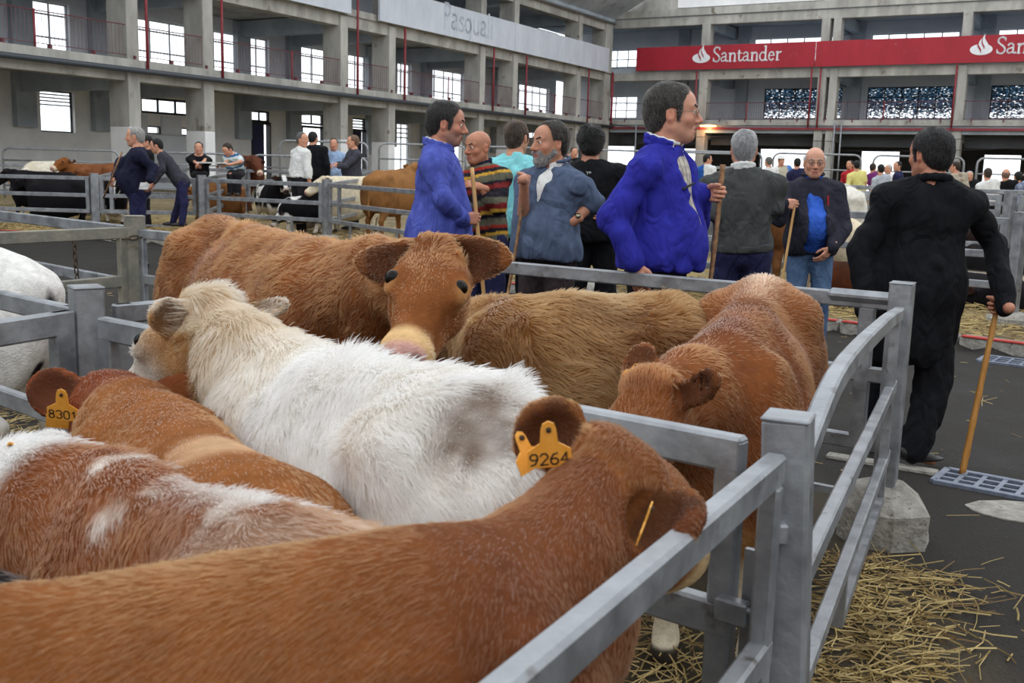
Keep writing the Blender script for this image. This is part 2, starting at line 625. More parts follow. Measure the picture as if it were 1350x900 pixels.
_n.links.new(_nz.outputs[0], _ad.inputs[0]); _n.links.new(_zr.outputs[0], _ad.inputs[1])
_cr.inputs['From Min'].default_value = 0.52; _cr.inputs['From Max'].default_value = 0.64
_n2 = _n.nodes.new('ShaderNodeTexNoise'); _n2.inputs['Scale'].default_value = 7; _n.links.new(_mp.outputs[0], _n2.inputs[0])
_c2 = _n.nodes.new('ShaderNodeMapRange'); _c2.inputs['From Min'].default_value = .35; _c2.inputs['From Max'].default_value = .65; _n.links.new(_n2.outputs[0], _c2.inputs[0])
_d.inputs[0].default_value = (*hex3(120, 150, 172), 1); _g.inputs[0].default_value = (*hex3(60, 76, 92), 1)
_n.links.new(_c2.outputs[0], _m2.inputs[0]); _n.links.new(_g.outputs[0], _m2.inputs[1]); _n.links.new(_d.outputs[0], _m2.inputs[2])
_n.links.new(_ad.outputs[0], _cr.inputs[0]); _n.links.new(_cr.outputs[0], _mx.inputs[0])
_n.links.new(_m2.outputs[0], _mx.inputs[1]); _n.links.new(_t.outputs[0], _mx.inputs[2]); _n.links.new(_mx.outputs[0], _o.inputs[0])

def wall_open(name, P, t0, t1, z0, z1, d0, d1, holes, mat, parent):
    """a wall slab with rectangular openings (a, b, lo, hi)"""
    m = MB()
    ed = sorted({t0, t1, *[h[0] for h in holes], *[h[1] for h in holes]})
    ed = [e for e in ed if t0 <= e <= t1]
    for a, b in zip(ed[:-1], ed[1:]):
        c = (a + b) / 2
        hs = sorted((h[2], h[3]) for h in holes if h[0] < c < h[1])
        z = z0
        for lo, hi in hs:
            if lo > z: pbox(m, P, a, b, d0, d1, z, lo)
            z = max(z, hi)
        if z < z1: pbox(m, P, a, b, d0, d1, z, z1)
    return m.build(name, mat, parent)

WN = [0]
def window(P, a, b, lo, hi, d, nv, hz, fmat=None, pane=None, fw=0.05):
    """a window in an opening: frame, muntins (nv columns, bars at the fractions hz), one pane for each light"""
    WN[0] += 1
    fmat = fmat or WHITE_FRAME
    r = empty('window_%d' % WN[0], P((a + b) / 2, d, lo), kind='structure')
    m = MB()
    for t0, t1, z0, z1 in ((a, a + fw, lo, hi), (b - fw, b, lo, hi), (a, b, lo, lo + fw), (a, b, hi - fw, hi)):
        pbox(m, P, t0, t1, d - 0.03, d + 0.03, z0, z1)
    m.build('frame', fmat, r)
    ts = [a + (b - a) * k / nv for k in range(nv + 1)]
    zs = [lo] + [lo + (hi - lo) * h for h in hz] + [hi]
    for t in ts[1:-1]:
        pbox(MB(), P, t - fw * .45, t + fw * .45, d - 0.025, d + 0.025, lo, hi).build('muntin', fmat, r)
    for z in zs[1:-1]:
        pbox(MB(), P, a, b, d - 0.022, d + 0.022, z - fw * .45, z + fw * .45).build('muntin', fmat, r)
    for k in range(nv):
        for j in range(len(zs) - 1):
            pbox(MB(), P, ts[k] + .01, ts[k + 1] - .01, d - 0.004, d + 0.004, zs[j] + .01, zs[j + 1] - .01).build('pane', pane or GLASS, r)
    return r

def railing(P, t0, t1, name, posts):
    r = empty(name, P((t0 + t1) / 2, 0, 4.43), kind='structure')
    L = MB().tube([P(t0, .06, 5.44), P(t1, .06, 5.44)], 0.018, 6).build('handrail', RAILM, r, True)
    MB().tube([P(t0, .06, 4.56), P(t1, .06, 4.56)], 0.013, 6).build('bottom_rail', RAILM, r, True)
    m = MB()
    n = int((t1 - t0) / 0.13)
    for k in range(n + 1):
        t = t0 + (t1 - t0) * k / n
        m.tube([P(t, .06, 4.56), P(t, .06, 5.44)], 0.0085, 3, False)
    m.build('balusters', RAILB, r, kind='stuff')
    for t in posts:
        MB().tube([P(t, .02, 4.2), P(t, .02, 5.47)], 0.032, 6).build('rail_post', REDP, r, True)
    for t in np.arange(t0 + .9, t1, 1.45):
        pbox(MB(), P, t - .035, t + .035, -0.06, .08, 4.38, 4.55).build('rail_foot', RAILM, r)
RAILB = plain('baluster_paint', hex3(120, 84, 92), 0.6)

def left_gallery():
    w = empty('wall_left', PL(-30, 0, G0), kind='structure')
    edges = [-64.8, -61.8, -54.7, -51.6, -44.6, -41.5, -34.45, -31.4, -24.4, -21.3, -14.2, -11.1, -4.0]
    for e in edges:
        for (z0, z1, cm) in ((G0 - .1, 2.42, PAINTW), (2.42, 4.2, CONC), (4.43, 7.1, CONC), (7.16, 10.0, CONC)):
            pbox(MB(), PL, e - .45, e, 0, .9, z0, z1, .015).build('column', cm, w)
    for (z0, z1) in ((G0 - .1, 4.2), (4.43, 7.1), (7.16, 10.0)):
        pbox(MB(), PL, -0.95, 0, 0, .9, z0, z1, .015).build('column', CONC, w)
    # floor edge, beams, soffits
    pbox(MB(), PL, -66, 0, -0.12, 6.2, 4.18, 4.43).build('gallery_slab', CONC, w)
    pbox(MB(), PL, -66, 0, 0.12, .6, 3.8, 4.2).build('beam', CONC, w)
    pbox(MB(), PL, -66, 0, 0.1, .6, 6.72, 7.16).build('beam', CONC, w)
    pbox(MB(), PL, -66, 0, 0.02, 6.2, 7.16, 7.42).build('gallery_slab', CONC, w)
    pbox(MB(), PL, -66, 0, 0.1, .5, 9.55, 10.02).build('beam', CONC, w)
    pbox(MB(), PL, -66, 0.3, -0.05, 6.2, 10.02, 10.3).build('roof_slab', CONC_DK, w)
    MB().tube([PL(-66, -.2, 4.1), PL(0, -.2, 4.1)], 0.085, 8).build('gutter_pipe', PIPE, w, True)
    MB().tube([PL(-66, -.12, 10.0), PL(0, -.12, 10.0)], 0.06, 8).build('eave_pipe', STEEL, w, True)
    for e in edges:
        for z in (3.55, 6.5, 9.4):
            pbox(MB(), PL, e - .42, e - .05, .5, 5.6, z, z + .62).build('beam', CONC_DK, w)
    # rear wall
    up = [(-34.1, -32.7), (-31.1, -27.2), (-26.05, -24.75), (-24.15, -22.9), (-21.05, -17.9), (-17.6, -16.2), (-13.9, -12.5), (-11.1, -7.5), (-4.4, -3.0), (-1.3, 2.6), (-44.2, -42.8), (-41.2, -37.3), (-54.2, -52.9), (-51.2, -47.4)]
    H = [(a, b, 5.02, 6.62) for a, b in up]
    lowr = [(-34.0, -32.65, 2.28, 3.68), (-29.75, -27.2, 3.16, 3.76), (-29.55, -28.86, 2.4, 2.7), (-27.9, -27.23, 2.4, 2.7), (-24.05, -22.9, G0, 3.62), (-20.9, -19.35, G0, 3.7), (-17.25, -16.25, G0, 3.68), (-13.9, -12.6, 0.9, 3.76), (-10.9, -7.6, G0, 3.0), (0.1, 1.4, 3.4, 3.9), (-44.1, -42.7, 2.28, 3.68), (-39.9, -37.3, 3.16, 3.76)]
    top = [(-13.9, -12.6, 8.2, 9.4), (-24.1, -22.8, 7.9, 9.3)]
    wall_open('rear_wall_upper', PL, -66, 3.5, 4.43, 7.16, 5.5, 5.75, H, PLASTER, w)
    wall_open('rear_wall_lower', PL, -66, 3.5, G0 - .1, 4.2, 5.5, 5.75, lowr, PAINTW, w)
    wall_open('rear_wall_top', PL, -66, 3.5, 7.4, 10.1, 5.5, 5.75, [(a, b, 7.9, 9.3) for a, b in ((-24.1, -22.7), (-21.0, -17.9), (-11.1, -7.6))], PLASTER, w)
    for e in edges:                                                   # pilasters on the rear wall
        for z0, z1 in ((2.4, 4.2), (4.43, 7.1)):
            pbox(MB(), PL, e - .6, e + .15, 5.25, 5.5, z0, z1).build('pilaster', CONC_DK, w)
    for e in (-36.4, -26.7, -16.0, -6.2):
        pbox(MB(), PL, e - .3, e + .3, 5.3, 5.5, 4.43, 7.1).build('pilaster', CONC_DK, w)
        pbox(MB(), PL, e - .3, e + .3, 5.3, 5.5, 2.0, 4.2).build('pilaster', CONC_DK, w)
    for a, b in up:
        n = 2 if b - a < 2 else (4 if b - a > 3.5 else 3)
        window(PL, a, b, 5.02, 6.62, 5.68, n, (0.27, 0.74), fw=.06)
    for a, b in ((-24.1, -22.7), (-21.0, -17.9), (-11.1, -7.6)):
        window(PL, a, b, 7.9, 9.3, 5.68, 3, (0.3, 0.7), fw=.06)
    window(PL, -34.0, -32.65, 2.28, 3.68, 5.68, 1, (0.66, .75, .83, .91), DKFRAME)
    window(PL, -44.1, -42.7, 2.28, 3.68, 5.68, 1, (0.66, .83), DKFRAME)
    window(PL, -29.75, -27.2, 3.16, 3.76, 5.6, 3, (), DKFRAME, fw=.09)
    window(PL, -39.9, -37.3, 3.16, 3.76, 5.6, 3, (), DKFRAME, fw=.09)
    window(PL, -29.55, -28.86, 2.4, 2.7, 5.55, 1, (), DKFRAME)
    window(PL, -27.9, -27.23, 2.4, 2.7, 5.55, 1, (), DKFRAME)
    window(PL, -24.05, -22.9, 3.15, 3.62, 5.6, 2, (), DKFRAME, fw=.08)
    window(PL, -20.9, -19.35, 3.2, 3.7, 5.6, 2, (), DKFRAME, fw=.08)
    window(PL, -17.25, -16.25, 3.1, 3.68, 5.6, 1, (0.25, .5, .75), DKFRAME, fw=.07)
    window(PL, -13.9, -12.6, 0.9, 3.76, 5.6, 2, (0.7, .78, .86, .94), WHITE_FRAME, fw=.07)
    window(PL, 0.1, 1.4, 3.4, 3.9, 5.6, 2, (), DKFRAME)
    # garage door panels
    dr = empty('door_1', PL(-28.4, 5.3, G0), kind='structure')
    for k in range(4):
        z0 = G0 + k * .69
        if k == 3:
            for a, b in ((-29.8, -29.55), (-28.86, -27.9), (-27.23, -27.1)):
                pbox(MB(), PL, a, b, 5.42, 5.5, z0, z0 + .67).build('panel', PLASTER, dr)
        else:
            pbox(MB(), PL, -29.8, -27.1, 5.42, 5.5, z0, z0 + .67, .015).build('panel', PLASTER, dr)
    # half open blue shutter doors with light behind
    for n, (a, b, w0) in enumerate(((-24.05, -22.9, .62), (-20.9, -19.35, .55), (-17.25, -16.25, .6))):
        d = empty('door_%d' % (n + 2), PL(a, 5.5, G0), kind='structure')
        pbox(MB(), PL, a, a + .06, 5.45, 5.7, G0, 3.1).build('jamb', DKFRAME, d)
        pbox(MB(), PL, b - .06, b, 5.45, 5.7, G0, 3.1).build('jamb', DKFRAME, d)
        pbox(MB(), PL, a, b, 5.45, 5.7, 3.05, 3.15).build('lintel', DKFRAME, d)
        if n != 1:
            pbox(MB(), PL, a + .06, a + .06 + (b - a) * w0, 5.5, 5.55, G0, 3.05).build('door_leaf', BLUED, d)
        else:
            pbox(MB(), PL, a + .06, a + .1, 5.6, 6.3, G0, 3.05).build('door_leaf', PAINTW, d)
    # red rain pipes
    for t, z1 in ((-34.28, 7.1), (-31.17, 7.1), (-24.01, 8.8), (-20.88, 7.1), (-13.71, 7.1), (-10.52, 7.1), (-3.35, 7.1), (-0.1, 7.2), (-44.3, 7.1), (-41.2, 7.1)):
        MB().tube([PL(t, -.16, 4.1), PL(t, -.16, z1)], 0.048, 8).build('rain_pipe', REDP, w, True)
    railing(PL, -66, -0.1, 'trim_2', (-38.0, -27.59, -17.31, -7.01, -48))
    # dark roof edge rising into the hall, with lattice purlin
    m = MB()
    a0, a1, b0, b1 = PL(-66, -.05, 10.25), PL(0, -.05, 10.25), PL(0, -2.6, 11.6), PL(-66, -2.6, 11.6)
    m.raw([a0, a1, b1 * 0 + b0, b1, a0 + V(0, 0, .12), a1 + V(0, 0, .12), b0 + V(0, 0, .12), b1 + V(0, 0, .12)], [[[0, 1, 2, 3], [7, 6, 5, 4], [0, 4, 5, 1], [3, 2, 6, 7], [0, 3, 7, 4], [1, 5, 6, 2]]])
    tag(m.build('ceiling', CONC_DK), kind='structure')
    tr = empty('trim_3', PL(0, -1, 10.4), kind='structure')
    for k in range(7):
        t = -0.4 - k * 1.2
        MB().tube([PL(t, -.1, 10.35), PL(t - .6, -1.1, 10.8)], .03, 5).build('lattice_bar', STEEL, tr)
        MB().tube([PL(t - .6, -1.1, 10.8), PL(t - 1.2, -.1, 10.35)], .03, 5).build('lattice_bar', STEEL, tr)
PIPE = plain('grey_gutter', hex3(58, 64, 72), 0.5)
BLUED = surf('dark_blue_shutter', hex3(18, 24, 62), 0.55, 0, vscale=4, col2=hex3(28, 36, 84))
left_gallery()

def right_gallery():
    w = empty('wall_back', PR(12, 0, G0), kind='structure')
    cols = [(5.45, 5.93), (12.08, 12.52), (12.7, 13.1), (19.0, 19.44), (25.9, 26.35), (32.6, 33.05)]
    for a, b in cols:
        for z0, z1 in ((G0 - .1, 4.05), (4.5, 7.2), (7.4, 9.8)):
            pbox(MB(), PR, a, b, 0, .7, z0, z1, .015).build('column', CONC, w)
        for z in (3.5, 6.6, 9.5):
            pbox(MB(), PR, a + .05, b - .05, .5, 5, z, z + .6).build('beam', CONC_DK, w)
    pbox(MB(), PR, -5.75, 40, -.05, 8.4, 4.22, 4.5).build('gallery_slab', CONC, w)
    pbox(MB(), PR, 0, 40, .1, .6, 3.8, 4.22).build('beam', CONC_DK, w)
    pbox(MB(), PR, 0, 40, -.1, .02, 3.98, 4.1).build('red_girder', REDP, w)
    pbox(MB(), PR, -5.75, 40, .1, 6, 7.2, 7.46).build('gallery_slab', CONC_DK, w)
    pbox(MB(), PR, 0, 40, .08, .6, 6.75, 7.2).build('beam', CONC, w)
    pbox(MB(), PR, 0, 40, .05, .6, 9.75, 10.2).build('beam', CONC, w)
    pbox(MB(), PR, 0, 40, -.06, .6, 10.26, 10.65).build('beam', CONC, w)
    pbox(MB(), PR, -5.75, 40, .1, 6, 10.2, 10.5).build('roof_slab', CONC_DK, w)
    # gable wall above
    v = [PR(0.2, .2, 10.6), PR(40, .2, 10.6), PR(40, .2, 16), PR(7.5, .2, 16)]
    v2 = [p + FA * .25 for p in v]
    MB().raw(v + v2, [[[0, 1, 2, 3], [7, 6, 5, 4], [0, 4, 5, 1], [1, 5, 6, 2], [2, 6, 7, 3], [3, 7, 4, 0]]]).build('gable', CONC, w)
    pbox(MB(), PR, 3.9, 12, .1, .22, 10.72, 12.6).build('gable_panel', PAINTW, w)
    MB().tube([PR(.1, -.05, 10.6), PR(5.5, -.05, 14.4)], .07, 6).build('gable_brace', STEEL, w)
    # rear walls
    wall_open('rear_wall_middle', PR, -5.75, 40, 4.5, 7.2, 5, 5.25, [(-2.74, -.45, 4.87, 6.26), (7.75, 12.3, 4.85, 6.6), (13.7, 18.25, 4.85, 6.6), (20.1, 24.6, 4.85, 6.6), (27.2, 31.6, 4.85, 6.6)], PLASTER, w)
    wall_open('rear_wall_top', PR, -5.75, 40, 7.4, 10.25, 5, 5.25, [(-2.77, -.5, 8.05, 9.15), (6.9, 11.85, 8.1, 9.52), (13.65, 18.3, 8.1, 9.52), (20.15, 24.8, 8.1, 9.52), (27.2, 31.6, 8.1, 9.52)], PLASTER, w)
    for t in (2.6, 6.4, 13.0, 19.7, 26.6):
        for z0, z1 in ((4.5, 7.2), (7.46, 10.2)):
            pbox(MB(), PR, t - .35, t + .35, 4.7, 5, z0, z1).build('pilaster', CONC_DK, w)
    window(PR, -2.74, -.45, 4.87, 6.26, 5.15, 3, (.36, .72), fw=.06)
    window(PR, -2.77, -.5, 8.05, 9.15, 5.15, 3, (.45,), fw=.06)
    for a, b in ((7.75, 12.3), (13.7, 18.25), (20.1, 24.6), (27.2, 31.6)):
        window(PR, a, b, 4.85, 6.6, 5.15, 5 if b - a > 4 else 4, (.35, .68), DKFRAME, LATT, .05)
    for a, b in ((6.9, 11.85), (13.65, 18.3), (20.15, 24.8), (27.2, 31.6)):
        window(PR, a, b, 8.1, 9.52, 5.15, 5, (.4,), WHITE_FRAME, fw=.07)
    # ground floor: dark back wall with open gateways
    wall_open('rear_wall_lower', PR, -8, 40, G0 - .1, 4.3, 8, 8.3, [(-4.1, -1.8, G0 - .1, 3.2), (1.2, 3.2, G0 - .1, 3.1), (6.8, 10.4, G0 - .1, 3.15), (13.0, 15.2, G0 - .1, 3.1), (19.8, 21.7, G0 - .1, 3.0)], DKWALL, w)
    for a, b in ((0.5, 5.3), (6, 12), (13.2, 18.9), (19.5, 25.8)):
        pbox(MB(), PR, a, b, 1.0, 1.1, 3.15, 3.9).build('roller_box', DKWALL, w)
    for t, z1 in ((.12, 7.25), (5.34, 7.2), (11.77, 7.2), (12.25, 7.2), (18.95, 7.2), (25.8, 7.2)):
        MB().tube([PR(t, -.14, 4.1), PR(t, -.14, z1)], 0.05, 8).build('rain_pipe', REDP, w, True)
    railing(PR, 0.1, 40, 'trim_4', (8.3, 15.6, 22.3, 29))
    # slim conduits and cables under the gallery
    for k, (t0, z0, t1, z1) in enumerate(((0.5, 3.6, 12, 3.75), (12, 3.4, 20, 3.6), (0, 4.3, 5, 3.9), (13.5, 2.9, 24, 3.3))):
        n = 8
        pts = [PR(t0 + (t1 - t0) * i / n, -.3, z0 + (z1 - z0) * i / n - .12 * math.sin(math.pi * i / n)) for i in range(n + 1)]
        MB().tube(pts, .018, 5).build('cable', DARK, w, True)
    for t in (13.25, 13.6, 4.0, 23.5, 1.9):
        MB().tube([PR(t, -.4, G0), PR(t, -.4, 4.4)], .04, 6).build('service_pipe', STEEL, w, True)
DKWALL = surf('dark_wall', hex3(58, 60, 64), 0.9, 0, vscale=0.6, col2=hex3(78, 80, 84))
right_gallery()

# unseen hall walls behind and right of the viewer, added to block low-angle light
def unseen_walls():
    b = MB()
    pbox(b, PL, -78, -77.6, -45, 8, -.1, 10.6)
    tag(b.build('wall_front', CONC), kind='structure')
    r = empty('wall_right', PR(40, -40, 0), kind='structure')
    def PW(t, d, z): return PR(40 + d, -t, z)
    wall_open('wall_panel', PW, -9, 79, -.1, 10.6, 0, .4, [(6 + 10 * k, 12.5 + 10 * k, 5.0, 6.7) for k in range(7)] + [(6 + 10 * k, 12.5 + 10 * k, 7.9, 9.4) for k in range(7)], CONC, r)
unseen_walls()
# ------------------------------------------------------------------ pens: posts, panels and gates of galvanised tube
def post(p, ztop, size=.078, z0=0.0, label=None, group=None, block=None, foot=None, mat=None, yaw=0.0, name='fence_post'):
    """square tube post; foot = ground point if it leans; block = (half width, height) of its cast footing"""
    p = V(p[0], p[1], 0); f = p if foot is None else V(foot[0], foot[1], 0)
    r = empty(name, (f[0], f[1], z0), label, 'post', group)
    c, s = math.cos(yaw), math.sin(yaw)
    MB().bar(f + V(0, 0, z0), p + V(0, 0, ztop), size, size, (c, s, 0), .006).build('shaft', mat or STEEL, r)
    MB().bar(p + V(0, 0, ztop - .004), p + V(0, 0, ztop + .004), size + .003, size + .003, (c, s, 0), .003).build('cap', mat or STEEL, r)
    if block:
        hw, hh = block
        n = 8
        v, q = [], []
        rnd = np.random.default_rng(int(abs(f[0] * 91 + f[1] * 57)))
        for (k, sc) in ((0, 1.05), (.62, 1.0), (.9, .72), (1.0, .42)):
            for i in range(n):
                a = 2 * math.pi * (i + .5) / n + yaw
                rad = hw * sc * (1.18 if i % 2 else 1.1) * (1 + .08 * rnd.uniform(-1, 1))
                v.append(f + V(math.cos(a) * rad, math.sin(a) * rad, z0 - .01 + hh * k * (1 + .06 * rnd.uniform(-1, 1))))
        for l in range(3):
            for i in range(n):
                q.append([l * n + i, l * n + (i + 1) % n, (l + 1) * n + (i + 1) % n, (l + 1) * n + i])
        v.append(f + V(0, 0, z0 + hh))
        MB().raw(v, [q, [[3 * n + i, 3 * n + (i + 1) % n, 4 * n] for i in range(n)]]).build('concrete_footing', FOOT, r)
    return r

def panel(a, b, label, group=None, rails=(.97, .66, .37), hs=.055, w=.032, up=((0, None), (1, None)), z=None, mat=None, name='pen_fence', cat='fence', kick=0, inset=0.06):
    """rails from a to b (plan points); up = uprights at fractions, (frac,(z0,z1))"""
    a = V(a[0], a[1], 0); b = V(b[0], b[1], 0)
    d = unit(b - a)
    a, b = a + d * inset, b - d * inset
    za, zb = (float(ground(a[0], a[1])), float(ground(b[0], b[1]))) if z is None else z
    r = empty(name, (a + b) / 2 + V(0, 0, (za + zb) / 2), label, cat, group)
    m = mat or STEEL
    for h in rails:
        MB().bar(a + V(0, 0, za + h), b + V(0, 0, zb + h), w, hs, bev=.006).build('rail', m, r)
    for fr, zz in up:
        p = lerp(a, b, fr); zg = za + (zb - za) * fr
        z0, z1 = zz if zz else (rails[-1] - hs / 2, rails[0] + hs / 2)
        pp = p + (d if fr == 0 else (-d if fr == 1 else d * 0)) * hs / 2
        MB().bar(pp + V(0, 0, zg + z0), pp + V(0, 0, zg + z1), w * 1.06, hs, d, .005).build('upright', m, r)
    for k in range(kick):                              # short legs under the bottom rail
        p = lerp(a, b, (k + .5) / kick); zg = za + (zb - za) * (k + .5) / kick
        MB().bar(p + V(0, 0, zg + .12), p + V(0, 0, zg + rails[-1] - hs / 2), .03, .03, d).build('upright', m, r)
    if kick:
        MB().bar(lerp(a, b, .5 / kick) + V(0, 0, za + .13), lerp(a, b, 1 - .5 / kick) + V(0, 0, zb + .13), w, .035).build('rail', m, r)
    return r

P1, P2, P0, P3 = V(.472, 1.692, 0), V(1.535, 4.03, 0), V(-1.24, 2.95, 0), V(-2.5, 6.75, 0)
YW = math.radians(24)
post(P1, 1.05, .078, label='thick galvanised corner post in front of the red calf, nearest the viewer', foot=(.53, 1.69), yaw=-.42)
post(P2, 1.05, .088, label='galvanised post set in a pale concrete block beside the man in black', block=(.165, .24), yaw=-.5)
post(P0, 1.08, .085, label='galvanised square post between four gates, left of the cream calf', yaw=.62, block=(.15, .12))
post(P3, 1.08, .12, label='rusty double post with a chain looped round it', yaw=.5, mat=STEEL_OLD, block=(.17, .12))

# gate along the calf with the numbered tag, running from the corner post towards the viewer
d1 = unit(V(0, .857, 0) - P1)
r = empty('gate', P1 + d1 * 1.0, 'galvanised gate beside the red calf, its top rail running to the lower edge', 'gate')
A, B = P1 + d1 * .06, P1 + d1 * 1.86
for z, h in ((.975, .052), (.655, .05), (.36, .05)):
    MB().bar(A + V(0, 0, z), B + V(0, 0, z), .036, h, bev=.006).build('rail', STEEL, r)
for t in (.0, .48, .97):
    p = lerp(A, B, t) + d1 * (.02 if t == 0 else 0)
    MB().bar(p + V(0, 0, .335), p + V(0, 0, .95), .034, .034, d1, .005).build('upright', STEEL, r)
MB().bar(A + d1 * .02 + V(0, 0, .42), A + d1 * .16 + V(0, 0, .65), .03, .012).build('brace', STEEL, r)
MB().obox(P1 + d1 * .045 + V(.005, 0, .86), V(.016, 0, 0), V(0, .02, 0), V(0, 0, .018), .004).build('hinge', STEEL, r)

# gate across the pen, behind the calf with the numbered tag
d2 = unit(P0 - P1); L2 = np.linalg.norm(P0 - P1)
r = empty('gate', (P0 + P1) / 2, 'galvanised gate between the cream calf and the back pen, latched at the corner post', 'gate')
A, B = P1 + d2 * .075, P1 + d2 * (L2 - .075)
for z in (.968, .66, .36):
    MB().bar(A + V(0, 0, z), B + V(0, 0, z), .036, .066, bev=.006).build('rail', STEEL, r)
for t, w in ((.012, .05), (.985, .06), (.52, .04)):
    p = lerp(A, B, t)
    MB().bar(p + V(0, 0, .33), p + V(0, 0, .995), .034, w, d2, .005).build('upright', STEEL, r)
lt = MB().obox(P1 + d2 * .085 + V(0, -.03, .69), d2 * .03, unit(V(-d2[1], d2[0], 0)) * .014, V(0, 0, .022), .004).build('latch', STEEL, r)
MB().tube([P1 + d2 * .12 + V(0, -.035, .7), P1 + d2 * .05 + V(0, -.035, .7)], .007, 6).build('bolt', STEEL, lt, True)
MB().bar(P1 + d2 * .05 + V(.01, .0, .2), P1 + d2 * .05 + V(.01, 0, .8), .012, .04, d2).build('keep_plate', STEEL, r)

# side panel from the corner post to the concrete-footed post: top rail arched
d3 = unit(P2 - P1)
r = empty('pen_fence', (P1 + P2) / 2, 'galvanised side panel with an arched top rail beside the aisle', 'fence')
arch = [(.05, .90), (.30, .945), (.41, .985), (.55, 1.005), (.75, 1.012), (1.18, 1.005), (1.93, .975), (2.5, .935)]
tt = np.linspace(arch[0][0], arch[-1][0], 34)
zz = np.interp(tt, [q[0] for q in arch], [q[1] for q in arch])
zz = np.convolve(np.pad(zz, 2, 'edge'), np.ones(5) / 5, 'valid')
sd3 = V(d3[1], -d3[0], 0)
prof = [(-.020, -.019), (-.014, -.025), (.014, -.025), (.020, -.019), (.020, .019), (.014, .025), (-.014, .025), (-.020, .019)]
vv = [P1 + d3 * t + sd3 * x + V(0, 0, z + y) for t, z in zip(tt, zz) for x, y in prof]
qq = [[i * 8 + k, i * 8 + (k + 1) % 8, (i + 1) * 8 + (k + 1) % 8, (i + 1) * 8 + k] for i in range(len(tt) - 1) for k in range(8)]
MB().raw(vv, [qq]).build('rail', STEEL, r)
for z, h in ((.65, .05), (.37, .045)):
    MB().bar(P1 + d3 * .05 + V(0, 0, z), P2 - d3 * .06 + V(0, 0, z), .034, h, bev=.005).build('rail', STEEL, r)
MB().bar(P1 + d3 * 1.15 + V(0, 0, .22), P2 - d3 * .2 + V(0, 0, .22), .03, .035).build('rail', STEEL, r)
for t, z0, z1 in ((1.15, .2, .36), (2.36, .2, .95), (2.42, .36, .95)):
    MB().bar(P1 + d3 * t + V(0, 0, z0), P1 + d3 * t + V(0, 0, z1), .03, .04, d3).build('upright', STEEL, r)

# back panel of the pen, behind the calves
r = panel(P2, P3, 'long galvanised rail panel behind the calves, in front of the standing men', rails=(.968, .67, .385), hs=.062, w=.036, up=((0.018, (.36, .94)), (.5, None), (1, None)), z=(0, 0), inset=.04)
d4 = unit(P3 - P2)
MB().bar(P2 + d4 * .03 + V(0, -.02, .985), P2 + d4 * .3 + V(0, -.02, .985), .05, .05, bev=.02).build('sleeve', STEEL, r)
MB().bar(P2 + d4 * .2 + V(0, 0, .16), P2 + d4 * .62 + V(0, 0, .16), .03, .03).build('rail', STEEL, r)
MB().bar(P2 + d4 * .35 + V(0, 0, .16), P2 + d4 * .35 + V(0, 0, .37), .03, .03, d4).build('upright', STEEL, r)

def dirto(P, px, py, z):
    q = atz(px, py, z); q[2] = 0
    return unit(q - P)
e = dirto(P0, 0, 434, .995)
panel(P0, P0 + e * 2.2, 'front-left pen gate with worn grey rails, running past the calf with the brown ear', rails=(.985, .655, .42, .2), hs=.07, w=.036, up=((0, None), (.5, None)), z=(0, 0), name='gate', cat='gate')
e = dirto(P0, 0, 391, .995)
panel(P0, P0 + e * 2.4, 'rail panel leading left from the four-way post, before the white and black calf', rails=(.985, .66, .37), hs=.06, w=.036, z=(0, 0))
panel(P0 + V(.02, .1, 0), P0 + V(.26, .38, 0), 'short open gate leaf behind the cream calf\'s face', rails=(.985, .66, .37), hs=.06, w=.036, z=(0, 0), name='gate', cat='gate', inset=.02)
e = dirto(P3, 0, 313, .98)
panel(P3, P3 + e * 3.4, 'weathered grey gate left of the chained post, nearer of the two', rails=(.975, .66, .36), hs=.075, w=.04, z=(0, 0), mat=STEEL_OLD, name='gate', cat='gate')
e = dirto(P3, 0, 283, .98)
panel(P3, P3 + e * 4.4, 'galvanised rail panel running left behind the weathered gate at the chained post', rails=(.975, .62, .3), hs=.075, w=.04, z=(0, 0))

def chain(pts, parent):
    m = MB(); n = 0
    pts = [np.asarray(p, float) for p in pts]
    L = 0.046
    for a, b in zip(pts[:-1], pts[1:]):
        k = max(1, int(np.linalg.norm(b - a) / L))
        for i in range(k):
            p = lerp(a, b, (i + .5) / k); d = unit(b - a)
            s = unit(np.cross(d, V(.3, 1, .2))); s2 = np.cross(d, s)
            w = s if n % 2 else s2
            ring = [p + d * .032 * math.cos(q) + w * .014 * math.sin(q) for q in np.linspace(0, 2 * math.pi, 9)]
            m.tube(ring, .0055, 4, False); n += 1
    return tag(m.build('chain', CHAIN, parent, True), 'rusty steel chain looped round the old post', 'chain')
CHAIN = surf('rusty_chain', hex3(70, 60, 52), 0.7, 0.4, vscale=20, col2=hex3(104, 84, 66))
c0 = P3 + V(-.06, -.1, .96)
chain([P3 + V(.1, -.04, .955), P3 + V(0, -.105, .94), P3 + V(-.12, -.1, .935), P3 + V(-.3, -.12, .95), P3 + V(-.35, -.13, .98), P3 + V(-.34, -.135, .75), P3 + V(-.325, -.13, .5), P3 + V(-.31, -.13, .38)], None)

